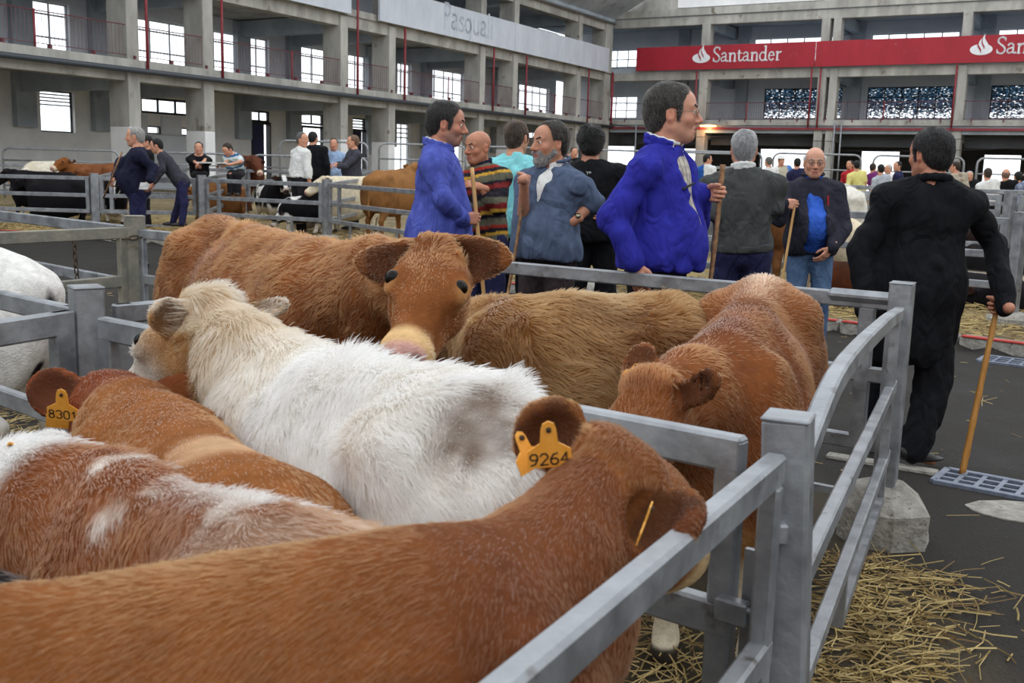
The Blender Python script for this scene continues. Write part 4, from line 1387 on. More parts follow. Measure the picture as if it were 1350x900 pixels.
def red_coat(base=RED, dark=RED_D, pale=None, seed=0, belly=True, dorsal=.5, muzzle=CREAM):
    base, dark = np.asarray(base) * .80, np.asarray(dark) * .80
    def fn(v, u, w, hh, hx, hy, hz, ih):
        n = fbm(v, 4, seed)
        col = mixc(base, dark, sstep(-.1, .6, n) * .45)
        col = mixc(col, dark, sstep(.25, .0, np.abs(w)) * sstep(.88, 1.0, hh) * dorsal * (u < 1.0))
        if belly: col = mixc(col, TAN, sstep(.56, .42, hh) * .6)
        if pale is not None: col = mixc(col, pale, sstep(.0, .5, fbm(v, 3, seed + 5)) * .5)
        return face_marks(col, hx, hy, hz, ih, muzzle, PINK, lerp(TAN, base, .3))
    return fn

def pz(px, py, zz):
    return atz(px, py, zz)

# --- front pen ------------------------------------------------------------
def near_col(v, u, w, hh, hx, hy, hz, ih):
    col = red_coat(np.array(hex3(140, 85, 44)), np.array(hex3(86, 46, 23)), None, 3, dorsal=.0, muzzle=np.array(hex3(216, 186, 140)))(v, u, w, hh, hx, hy, hz, ih)
    col = mixc(col, hex3(92, 48, 27), sstep(.75, 1.15, u) * (hh > .6) * .65 * (~ih))          # darker neck
    col = mixc(col, hex3(226, 206, 170), sstep(.62, .5, hh) * sstep(.7, 1.0, u) * .8)
    return col
Wn = pz(540, 742, 1.03); pn = pz(842, 578, 1.075); Bn = Wn + V(-.70, -.24, -.01)
fdn = unit(V(.40, .75, -.50))
calf('calf', 'nearest red calf, its yellow ear tag numbered 9264, against the gate rail', Bn, Wn, pn, fdn, hw=.185, colour=near_col, res=.0095, depth=.29, sag=.105, hroll=V(.71, -.5, -.45),
     earw=.052, ears=[(at(698, 541, 1.47), (-.15, -.95, .2)), (at(908, 704, 1.25), (-.3, -.75, .6))],
     tags=[(at(723, 566, 1.365), (.985, .05, .10), (-.08, -.25, .95), '9264', .97), (at(687, 577, 1.40), (.55, .55, .2), (-.42, -.05, .9), '', .8), (at(858, 670, 1.22), (.35, .7, .5), (.2, -.25, .9), '', .62)],
     furk=dict(count=380000, length=.022, radius=.00036, lift=.13, curl=.15, cfreq=4.5, seed=11, tone=.10, droop=.1))

BALD_W = at(638, 566, 1.61)
BALD_T = at(292, 604, 1.66)
def white_col(v, u, w, hh, hx, hy, hz, ih):
    col = np.repeat(WHT[None], len(v), 0)
    n = fbm(v, 5, 21)
    col = mixc(col, hex3(176, 152, 118), sstep(-.1, .7, n) * .45)
    neck = sstep(.95, 1.35, u)
    col = mixc(col, hex3(158, 120, 80), neck * .9 * (.75 + .35 * noise3(v, 14, 23)))
    col = mixc(col, hex3(186, 164, 134), sstep(.8, 1.0, u) * .5)
    patch = np.exp(-(np.linalg.norm(v - BALD_W, axis=1) / .11) ** 4)
    col = mixc(col, hex3(100, 80, 66), np.clip(patch * (.80 + .35 * noise3(v, 34, 2)), 0, .92))
    face = mixc(np.repeat(np.array(hex3(166, 126, 84))[None], len(v), 0), hex3(204, 194, 182), sstep(.08, .2, hx))
    col = np.where(ih[:, None] & (hx > .02)[:, None], face, col)
    return face_marks(col, hx, hy, hz, ih, np.array(hex3(206, 198, 188)), PINK)
Bw = pz(604, 506, 1.075); Ww = pz(400, 474, 1.015); pw = pz(262, 384, 1.13)
fdw = unit(V(-.66, .45, -.60))
calf('calf', 'shaggy white calf with a tan head and a shaved grey hip patch', Bw, Ww, pw, fdw, hw=.20, bald=(BALD_W, .10), colour=white_col, res=.0105, depth=.31, ears=[(at(204, 406, 2.42), (-.35, -.9, .15)), (at(376, 398, 2.72), (-.2, -.5, .8))],
     tags=[(at(229, 428, 2.46), (.3, .9, .1), (.05, -.1, 1), '', .6), (at(350, 412, 2.64), (.85, .3, -.3), (-.45, -.2, .85), '', .7)],
     furk=dict(count=120000, length=.056, radius=.0010, lift=.46, curl=.8, cfreq=10, seed=12, tone=.20, droop=.4, wob=.16))

def brown_col(v, u, w, hh, hx, hy, hz, ih):
    col = red_coat(np.array(hex3(152, 94, 50)), np.array(hex3(104, 58, 30)), None, 31, dorsal=.0)(v, u, w, hh, hx, hy, hz, ih)
    col = mixc(col, hex3(112, 52, 30), sstep(1.25, 1.5, u) * .8)
    p = np.exp(-(np.linalg.norm((v - BALD_T) * np.array([.8, 1, 1]), axis=1) / .085) ** 4)
    col = mixc(col, hex3(196, 158, 122), np.clip(p * (.9 + .25 * noise3(v, 26, 3)), 0, .9))
    return col
Bt = pz(312, 615, .975); Wt = pz(205, 540, .93); pt = pz(152, 492, .935)
fdt = unit(V(-.12, .62, -.72))
calf('calf', 'brown calf wearing a dirty ear tag numbered 8301, clipped on its hip', Bt, Wt, pt, fdt, hw=.185, bald=(BALD_T, .085), colour=brown_col, res=.0105, depth=.28, earw=.052, ears=[(at(44, 503, 2.42), (-.1, -.85, .5)), None],
     tags=[(at(81, 520, 2.27), (.98, .1, -.10), (.10, -.3, .95), '8301', 1.12), (at(82, 528, 2.33), (.97, .12, -.1), (.12, -.3, .95), '', 1.25)],
     furk=dict(count=70000, length=.020, radius=.0007, lift=.2, curl=.35, cfreq=9, seed=13, tone=.18, droop=.15))

def pie_col(v, u, w, hh, hx, hy, hz, ih):
    col = red_coat(np.array(hex3(134, 80, 46)), np.array(hex3(88, 46, 24)), None, 41, dorsal=0)(v, u, w, hh, hx, hy, hz, ih)
    q = np.stack([u * .75, w * .35, hh], 1)
    n = fbm(q, 6.5, 44) + .5 * noise3(v * np.array([1, 1, .4]), 15, 45)
    col = mixc(col, hex3(206, 196, 186), sstep(.30, .62, n) * .8)
    rid = np.exp(-((w - .1) / .22) ** 2) * ((u > .15) & (u < .62)) * (hh > .8)
    col = mixc(col, hex3(212, 206, 200), np.clip(rid * (.7 + noise3(v, 9, 46)), 0, .9))
    col = mixc(col, hex3(206, 170, 136), np.clip(sstep(.1, -.2, u) * sstep(-.2, .4, w), 0, 1) * .7)
    p = np.exp(-(((u + .02) / .2) ** 2 + ((w + .5) / .45) ** 2)) * (hh > .75)
    col = mixc(col, hex3(140, 110, 90), np.clip(p * 1.5, 0, .9))
    col = mixc(col, hex3(212, 209, 205), sstep(1.1, 1.2, u) * (hh > .6) * .95)
    return col
Bp = pz(392, 700, .985); Wp = pz(135, 618, .925); pp = pz(0, 590, .93)
calf('calf', 'mottled red and white calf at the lower left with a white neck', Bp, Wp, pp, unit(V(-.7, .25, -.62)), hw=.185, colour=pie_col, res=.0105, depth=.28, ears=[None, (at(66, 572, 1.86), (.1, -.9, .4))],
     tags=[(at(14, 588, 1.74), (.97, .1, 0), (0, -.2, 1), '', .6)],
     furk=dict(count=95000, length=.034, radius=.0007, lift=.3, curl=.6, cfreq=10, seed=14, tone=.16, droop=.25))
def black_col(v, u, w, hh, hx, hy, hz, ih):
    return mixc(np.repeat(BLK[None], len(v), 0), hex3(44, 36, 32), sstep(-.2, .6, fbm(v, 5, 50)))
Bk = V(-.93, 1.30, .93)
calf('calf', 'black calf at the left edge, only its hairy rump showing between two red calves', Bk, Bk + V(-.72, .06, .0), Bk + V(-1.15, .1, .1), unit(V(-.7, 0, -.6)), hw=.16, colour=black_col, res=.016, depth=.27,
     furk=dict(count=14000, length=.03, radius=.0007, lift=.3, curl=.5, cfreq=10, seed=15))

# --- back pen -------------------------------------------------------------
Bf = V(-1.28, 4.45, 1.20); Wf = V(-.66, 3.50, 1.17); pf = at(580, 312, 2.86)
calf('calf', 'curly red calf facing the viewer with a pale muzzle, black eyes and spread ears', Bf, Wf, pf, unit(V(-.13, -.82, -.46)), hw=.25, colour=red_coat(np.array(hex3(142, 84, 44)), np.array(hex3(92, 50, 25)), None, 61, dorsal=.0, muzzle=np.array(hex3(214, 176, 126))), res=.011, depth=.36,
     hroll=V(-1, -.05, .03), hs=1.16, hlen=1.0, ears=[(at(474, 345, 2.88), (-.15, -.9, .1)), (at(670, 340, 2.90), (.15, -.9, .1))], earw=.056,
     furk=dict(count=130000, length=.034, radius=.0010, lift=.34, curl=.95, cfreq=11, seed=16, tone=.22, droop=.2, wob=.25))
Bm = at(868, 396, 3.62); Wm = at(690, 402, 3.50)
calf('calf', 'woolly light brown calf in side view behind the white one, its head hidden', Bm, Wm, V(-.22, 3.95, .92), unit(V(-.3, .5, -.75)), hw=.2, colour=red_coat(np.array(hex3(134, 90, 48)), np.array(hex3(88, 56, 32)), np.array(hex3(170, 130, 84)), 71, dorsal=.3), res=.0125, depth=.31,
     furk=dict(count=90000, length=.045, radius=.0011, lift=.45, curl=.8, cfreq=9, seed=17, tone=.26, droop=.35, wob=.2))
Br = at(1004, 372, 3.62); Wr = at(958, 452, 2.86); pr = at(858, 494, 2.42)
def right_col(v, u, w, hh, hx, hy, hz, ih):
    col = red_coat(np.array(hex3(136, 78, 40)), np.array(hex3(86, 46, 24)), None, 81, dorsal=.0)(v, u, w, hh, hx, hy, hz, ih)
    col = mixc(col, hex3(206, 164, 132), np.exp(-((w / .2) ** 2 + ((u - .02) / .28) ** 2)) * (hh > .85) * .7)
    col = mixc(col, hex3(96, 46, 26), np.exp(-((w / .25) ** 2 + ((u - .8) / .28) ** 2)) * (hh > .85) * .6)
    return mixc(col, hex3(232, 220, 196), sstep(.42, .34, hh) * (u > .6))
calf('calf', 'red calf seen from its rump end to its lowered head, beside the arched side panel', Br, Wr, pr, unit(V(-.34, -.46, -.82)), hw=.225, colour=right_col, res=.011, depth=.33, hroll=V(-.8, .55, .18) * 1.0, hs=.95,
     ears=[(at(948, 498, 2.30), (-.3, -.7, .3)), (at(852, 456, 2.62), (-.3, -.9, -.1))], tags=[(at(838, 482, 2.52), (.9, -.3, -.25), (.5, .2, .8), '', .55)], step=(.02, .02, .08, -.05),
     furk=dict(count=120000, length=.028, radius=.0008, lift=.2, curl=.35, cfreq=8, seed=18, tone=.2, droop=.25))
def holstein(seed, bias=.0, whiteface=False):
    def fn(v, u, w, hh, hx, hy, hz, ih):
        n = fbm(v, 2.2, seed) + bias + .12 * noise3(v, 10, seed + 3)
        col = mixc(np.repeat(np.array(hex3(232, 230, 226))[None], len(v), 0), hex3(20, 19, 22), sstep(.02, .08, n))
        col = mixc(col, hex3(222, 212, 196), sstep(.38, .3, hh) * .9)
        if whiteface: col = mixc(col, hex3(230, 228, 224), ih * (np.abs(hy) < .04))
        return face_marks(col, hx, hy, hz, ih, np.array(hex3(190, 170, 160)), np.array(hex3(60, 50, 50)))
    return fn
Bx = V(-2.18, 4.15, 1.06)
calf('calf', 'white calf with black spots at the left edge, cut off behind the four-way post', Bx, Bx + V(-.8, -.08, 0), Bx + V(-1.2, 0, .1), unit(V(-.8, 0, -.5)), hw=.2, colour=holstein(93, -.50), res=.014, depth=.31,
     furk=dict(count=26000, length=.014, radius=.0009, lift=.15, curl=.2, cfreq=9, seed=19, tone=.08))

# --- cattle in the pens beyond the aisle ---------------------------------
def solid_col(base, dark=None, seed=0, muzzle=CREAM):
    base = np.array(base); dark = base * .6 if dark is None else np.array(dark)
    def fn(v, u, w, hh, hx, hy, hz, ih):
        col = mixc(np.repeat(base[None], len(v), 0), dark, sstep(-.1, .6, fbm(v, 3.5, seed)) * .6)
        return face_marks(col, hx, hy, hz, ih, np.array(muzzle))
    return fn
def far_cow(label, pxB, pyB, yB, pxW, pyW, yW, head=None, fd=None, col=None, hw=.24, depth=.36, res=.024, **k):
    Bq = at(pxB, pyB, yB); Wq = at(pxW, pyW, yW)
    a = Wq - Bq; a[2] = 0; a = unit(a)
    pq = Wq + a * .55 + V(0, 0, .12) if head is None else at(*head)
    calf('cow', label, Bq, Wq, pq, fd if fd is not None else unit(a * .8 - V(0, 0, .6)), hw=hw, colour=col, res=res, depth=depth, cat='cow', **k)
BLACK = solid_col(hex3(26, 24, 28), hex3(16, 15, 18), 1, hex3(60, 56, 56))
BROWN = solid_col(hex3(132, 80, 42), hex3(90, 52, 26), 2)
far_cow('black cow behind the far left rails, facing left', 88, 228, 20.6, 30, 226, 20.8, (8, 222, 21), col=BLACK)
far_cow('second black cow at the left, its body dark behind the rails near the post', 108, 236, 20.2, 52, 240, 20.2, (32, 230, 20.4), col=BLACK)
far_cow('cream cow whose pale back shows above the black cows', 74, 213, 23.6, 44, 214, 23.4, (30, 222, 23), col=solid_col(hex3(222, 214, 196), hex3(196, 184, 160), 3))
far_cow('rusty brown cow looking over the rails next to the cream cow', 112, 217, 23.2, 92, 216, 22.0, (84, 207, 21.8), unit(V(-.3, -.8, -.4)), col=BROWN)
far_cow('brown cow with a level back, left of the man in the navy jersey', 148, 216, 22.2, 118, 218, 22.4, (104, 222, 22), col=solid_col(hex3(128, 80, 50), None, 5))
far_cow('black cow with a white blaze standing head-on beside the navy jersey', 150, 236, 21.2, 150, 238, 20.2, (150, 234, 19.75), unit(V(.05, -.5, -.85)), col=holstein(14, .5, True))
far_cow('ginger cow behind the rails below the two writing men', 304, 240, 21.2, 268, 240, 21.6, (252, 246, 21.8), col=solid_col(hex3(134, 90, 54), None, 7))
far_cow('dark brown cow behind the man in the striped polo shirt', 322, 206, 24.4, 334, 206, 23.8, (338, 210, 23.2), col=solid_col(hex3(92, 52, 36), None, 8))
far_cow('black and white cow peering out left of the man in the white shirt', 352, 240, 22.4, 366, 240, 21.6, (374, 231, 21.2), unit(V(.3, -.7, -.6)), col=holstein(22, .25, True))
far_cow('black cow with a white shoulder stripe below the white shirt', 424, 248, 19.6, 396, 250, 19.6, (386, 262, 19.5), unit(V(-.5, -.2, -.8)), col=holstein(31, .28))
far_cow('young black and white calf eating at ground level behind the rails', 412, 258, 18.7, 384, 262, 18.6, (368, 278, 18.5), unit(V(-.6, 0, -.8)), col=holstein(36, .2), hw=.17, depth=.22, hs=.8)
far_cow('cream cow in side view with a tan head, below the men talking', 486, 233, 19.2, 440, 234, 19.0, (424, 232, 18.6), unit(V(-.75, -.3, -.6)), col=solid_col(hex3(216, 204, 178), hex3(190, 172, 140), 9), depth=.4)
far_cow('golden brown cow seen from behind, left of the man in the blue smock', 500, 226, 16.8, 534, 224, 17.6, (548, 214, 18), unit(V(.6, .6, -.4)), col=solid_col(hex3(146, 102, 60), hex3(96, 62, 34), 10), depth=.38, hw=.27, res=.02)
far_cow('dark brown cow seen from behind, between the grey jumper and the bald man', 1012, 254, 11.0, 1006, 250, 11.8, (1004, 240, 12.2), unit(V(0, .7, -.6)), col=solid_col(hex3(116, 76, 44), hex3(70, 44, 28), 11), res=.017, hw=.22, depth=.33)
far_cow('white cow with a grey mark, its rounded rump right of the dark fleece', 1120, 248, 14.2, 1105, 246, 15, (1100, 240, 15.4), unit(V(-.3, .6, -.4)), col=solid_col(hex3(226, 222, 212), hex3(206, 198, 184), 12), res=.018)
far_cow('cream cow behind the rails right of the man in the dark fleece', 1116, 290, 11.3, 1088, 288, 11.6, (1080, 286, 12), unit(V(-.4, .3, -.7)), col=solid_col(hex3(220, 206, 180), hex3(196, 176, 140), 13), res=.017, hw=.2, depth=.3)
far_cow('small brown and black calf standing low beside the cream cow', 1122, 350, 10.6, 1098, 350, 10.7, (1088, 352, 10.8), unit(V(-.4, -.2, -.7)), col=solid_col(hex3(88, 46, 24), hex3(30, 24, 22), 14), hw=.15, depth=.17, hs=.7, res=.016)
far_cow('black cow lying on straw beside the walking man', 1326, 368, 10.6, 1272, 362, 10.9, (1256, 372, 10.7), unit(V(-.8, -.2, -.5)), col=BLACK, lying=True, depth=.22, hw=.26, res=.018)
far_cow('dark cow behind the rails at the right edge', 1352, 292, 14.4, 1300, 290, 14.8, (1288, 300, 14.8), col=solid_col(hex3(40, 30, 28), hex3(20, 17, 18), 15, hex3(70, 60, 56)), res=.02)
far_cow('black and cream cow standing in the right hand pen, legs pale', 1350, 330, 12.2, 1296, 328, 12.5, (1280, 322, 12.7), col=holstein(77, .2), res=.018, depth=.3)
# ------------------------------------------------------------------ people
SKIN = surf('skin', (0, 0, 0), 0.5, 0, var=.07, vscale=30, attr=True, bump=.08, bscale=160, spec=.4)
HAIRM = surf('hair_strands', (0, 0, 0), 0.6, 0, var=.35, vscale=55, attr=True, bump=.9, bscale=90, stretch=(1, 1, .35), spec=.4)
EYEW = surf('eye_ball', (0, 0, 0), 0.12, 0, var=.02, attr=True)
def wrinkle(m):
    """adds soft creases to the fine weave"""
    n = m.node_tree; bp = [x for x in n.nodes if x.type == 'BUMP'][0]
    if bp.inputs['Normal'].is_linked: return m
    tcn = [x for x in n.nodes if x.type == 'TEX_COORD'][0]
    mp = n.nodes.new('ShaderNodeMapping'); mp.inputs['Scale'].default_value = (1, 1, .55); mp.inputs['Rotation'].default_value = (.3, .5, .2)
    nz = n.nodes.new('ShaderNodeTexNoise'); nz.inputs['Scale'].default_value = 9; nz.inputs['Detail'].default_value = 2; nz.inputs['Distortion'].default_value = .8
    mt = n.nodes.new('ShaderNodeMath'); mt.operation = 'SUBTRACT'; mt.inputs[1].default_value = .5
    ab = n.nodes.new('ShaderNodeMath'); ab.operation = 'ABSOLUTE'
    b2 = n.nodes.new('ShaderNodeBump'); b2.inputs['Strength'].default_value = .55; b2.inputs['Distance'].default_value = .10
    L = n.links
    L.new(tcn.outputs['Object'], mp.inputs[0]); L.new(mp.outputs[0], nz.inputs[0]); L.new(nz.outputs[0], mt.inputs[0]); L.new(mt.outputs[0], ab.inputs[0]); L.new(ab.outputs[0], b2.inputs['Height'])
    L.new(b2.outputs[0], bp.inputs['Normal'])
    return m
def cloth(name, col, col2=None, rough=.85, bump=.15, var=.12, vs=14, sheen=.0):
    return wrinkle(surf(name, col, rough, 0, var, vs, col2, bump=min(bump, .2), bscale=260, spec=.2, sheen=sheen))
CLOTHV = wrinkle(surf('printed_cloth', (0, 0, 0), .85, 0, var=.1, vscale=14, attr=True, bump=.2, bscale=260, spec=.2))
SHOEM = plain('black_shoe_leather', hex3(30, 27, 26), .5)
SPECM = plain('spectacle_metal', hex3(150, 140, 120), .25, .9)
LENS, _n, _b = new_mat('spectacle_lens'); _n.nodes.clear()
_o = _n.nodes.new('ShaderNodeOutputMaterial'); _mx = _n.nodes.new('ShaderNodeMixShader'); _t = _n.nodes.new('ShaderNodeBsdfTransparent'); _g = _n.nodes.new('ShaderNodeBsdfGlossy')
_g.inputs['Roughness'].default_value = .05; _mx.inputs[0].default_value = .12
_n.links.new(_t.outputs[0], _mx.inputs[1]); _n.links.new(_g.outputs[0], _mx.inputs[2]); _n.links.new(_mx.outputs[0], _o.inputs[0])

SK_A = np.array(hex3(206, 150, 122)); SK_B = np.array(hex3(190, 128, 100)); SK_R = np.array(hex3(200, 120, 98)); LIP = np.array(hex3(164, 88, 80))

def axes(yaw, pitch=0.0, roll=0.0):
    """yaw 0 looks at the viewer, 90 to the right, 180 away; returns right, forward, up of the body"""
    y = math.radians(yaw); p = math.radians(pitch)
    f0 = V(math.sin(y), -math.cos(y), 0); l = V(math.cos(y), math.sin(y), 0); up = V(0, 0, 1)
    f = f0 * math.cos(p) - up * math.sin(p)
    u = up * math.cos(p) + f0 * math.sin(p)
    r = -l
    if roll:
        a = math.radians(roll)
        r, u = r * math.cos(a) + u * math.sin(a), u * math.cos(a) - r * math.sin(a)
    return r, f, u

def hand_ops(wr, d, n, right, curl=(20, 30, 20), thumb=(30, 20), sc=1.0, spread=1.0):
    """palm, four jointed fingers and a thumb; d towards the knuckles, n out of the palm"""
    d = unit(d); n = unit(n - d * np.dot(n, d))
    w = np.cross(d, n) if right else np.cross(n, d)
    ops = []
    U = lambda p, k=.006: ops.append(('u', p, k))
    kn = []
    for i, (o0, o1, L) in enumerate(((.014, .029, .086), (.005, .010, .090), (-.005, -.009, .086), (-.014, -.027, .078))):
        a = wr + w * o0 * sc; b = wr + (d * L + w * o1) * sc
        U(RC(a, b, .0145 * sc, .0115 * sc), .012); kn.append(b)
    U(RC(wr - d * .04 * sc, wr + d * .01 * sc, .025 * sc, .024 * sc), .015)
    for i, (L, r) in enumerate((((.043, .026, .021), .0090), ((.048, .030, .023), .0093), ((.045, .028, .022), .0088), ((.035, .021, .019), .0078))):
        p = kn[i]; th = 0
        cu = curl[i] if isinstance(curl[0], (tuple, list)) else curl
        sp = ((1.5 - i) * .06 * spread)
        for j in range(3):
            th += math.radians(cu[j])
            q = p + (d * math.cos(th) + n * math.sin(th) + w * sp) * L[j] * sc
            U(RC(p, q, (r - .0006 * j) * sc, (r - .0006 * (j + 1)) * sc), .004); p = q
    p = wr + (d * .022 + w * .022) * sc
    a0, a1 = math.radians(thumb[0]), math.radians(thumb[1])
    q = p + unit(d * .75 + w * .75 * math.cos(a0) + n * math.sin(a0)) * .042 * sc
    U(RC(wr + (d * .012 + w * .010) * sc, p, .016 * sc, .0145 * sc), .012)
    U(RC(p, q, .0135 * sc, .0108 * sc), .008)
    q2 = q + unit(d * .9 + w * .35 * math.cos(a1) + n * math.sin(a1)) * .033 * sc
    U(RC(q, q2, .0105 * sc, .0092 * sc), .005)
    q3 = q2 + unit(d * .95 + n * math.sin(a1 * 1.3)) * .024 * sc
    U(RC(q2, q3, .0094 * sc, .008 * sc), .005)
    return ops

def grip(S, axis, d, right, sc=1.0):
    """fist closed round a stick through S along axis (thumb end); returns wrist and hand ops"""
    w = unit(axis); d = unit(d - w * np.dot(d, w))
    n = np.cross(w, d) if right else np.cross(d, w)
    wr = S - d * .088 * sc - n * .020 * sc
    return wr, hand_ops(wr, d, n, right, curl=(62, 84, 62), thumb=(58, 66), sc=sc, spread=.2)

def head_parts(hc, r, f, u, hs, res, skin=SK_A, hair=None, hairc=(0, 0, 0), brow=None, beard=None, wrinkles=True, ear_only=False, big_nose=1.0, look=0):
    R = frame(r, f, u)
    P = lambda x, y, q: hc + (r * x + f * y + u * q) * hs
    E = lambda x, y, q, a, b, c: Ell(P(x, y, q), (a * hs, b * hs, c * hs), R)
    ops = []
    U = lambda p, k=.02: ops.append(('u', p, k * hs))
    S_ = lambda p, k=.012: ops.append(('s', p, k * hs))
    U(E(0, -.015, .035, .075, .096, .083)); U(E(0, .035, -.030, .062, .062, .085), .04)
    U(E(0, .052, .045, .056, .040, .045), .03)
    U(RC(P(0, .060, -.100), P(0, .072, -.098), .022 * hs, .020 * hs), .03)
    for q in (-1, 1):
        U(RC(P(q * .056, -.005, -.060), P(q * .020, .055, -.098), .019 * hs, .020 * hs), .03)
        U(E(q * .042, .062, -.030, .022, .020, .018), .025)
        U(RC(P(q * .012, .092, .022), P(q * .045, .076, .024), .010 * hs, .009 * hs), .014)
        S_(E(q * .031, .104, .002, .017, .017, .012), .014)
        U(E(q * .0775, -.010, -.012, .008, .020, .033), .010)
        U(RC(P(q * .078, -.022, .010), P(q * .084, -.016, -.030), .007 * hs, .006 * hs), .006)
        S_(E(q * .086, -.006, -.008, .006, .010, .016), .005)
    U(RC(P(0, .092, .010), P(0, .112 + .004 * big_nose, -.034), .0085 * hs, .0125 * hs * big_nose), .012)
    for q in (-1, 1):
        U(E(q * .013, .102, -.040, .0095, .012, .009), .008)
        S_(E(q * .007, .112, -.0495, .0035, .005, .004), .003)
        U(RC(P(q * .021, .094, .009), P(q * .044, .083, .006), .0055 * hs, .005 * hs), .006)      # upper lid
        U(RC(P(q * .022, .093, -.009), P(q * .043, .083, -.008), .005 * hs, .005 * hs), .006)    # lower lid
    U(RC(P(-.018, .089, -.066), P(.018, .089, -.066), .0075 * hs, .0075 * hs), .012)
    U(RC(P(0, .094, -.066), P(0, .094, -.0661), .006 * hs, .006 * hs), .01)
    U(RC(P(-.015, .088, -.079), P(.015, .088, -.079), .0085 * hs, .0085 * hs), .012)
    S_(RC(P(-.024, .094, -.0725), P(.024, .094, -.0725), .0022 * hs, .0022 * hs), .004)
    if wrinkles:
        for q in (-1, 1):
            S_(RC(P(q * .020, .092, -.045), P(q * .034, .078, -.075), .0022 * hs, .0018 * hs), .006)
    v, fc = solid(ops + [('u', RC(P(0, -.018, -.05), P(0, -.030, -.135), .056 * hs, .058 * hs), .035 * hs)], res)
    return v, fc, P, R

def head_col(v, hc, r, f, u, hs, skin, beardc=None, stubble=.0):
    x, y, q = (v - hc).dot(r) / hs, (v - hc).dot(f) / hs, (v - hc).dot(u) / hs
    col = np.repeat(np.array(skin)[None], len(v), 0)
    def blob(cx, cy, cz, s): return np.exp(-((x - cx) ** 2 + (y - cy) ** 2 + (q - cz) ** 2) / s ** 2)
    red = np.array(skin) * np.array([1.04, .76, .70])
    m = blob(0, .118, -.034, .02) + .8 * (blob(.045, .07, -.03, .026) + blob(-.045, .07, -.03, .026)) + .7 * ((np.abs(x) > .076) & (np.abs(q + .01) < .05))
    col = mixc(col, red, np.clip(m, 0, 1) * .75)
    lip = ((np.abs(x) < .024) & (y > .082) & (np.abs(q + .0725) < .0125)).astype(float)
    col = mixc(col, LIP, lip * .75)
    if stubble:
        b = sstep(-.03, -.06, q) * sstep(.0, .03, y) * (1 - lip)
        col = mixc(col, hex3(120, 104, 96), b * stubble)
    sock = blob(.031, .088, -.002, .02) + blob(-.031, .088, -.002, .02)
    return mixc(col, col * .72, np.clip(sock, 0, 1) * .5)

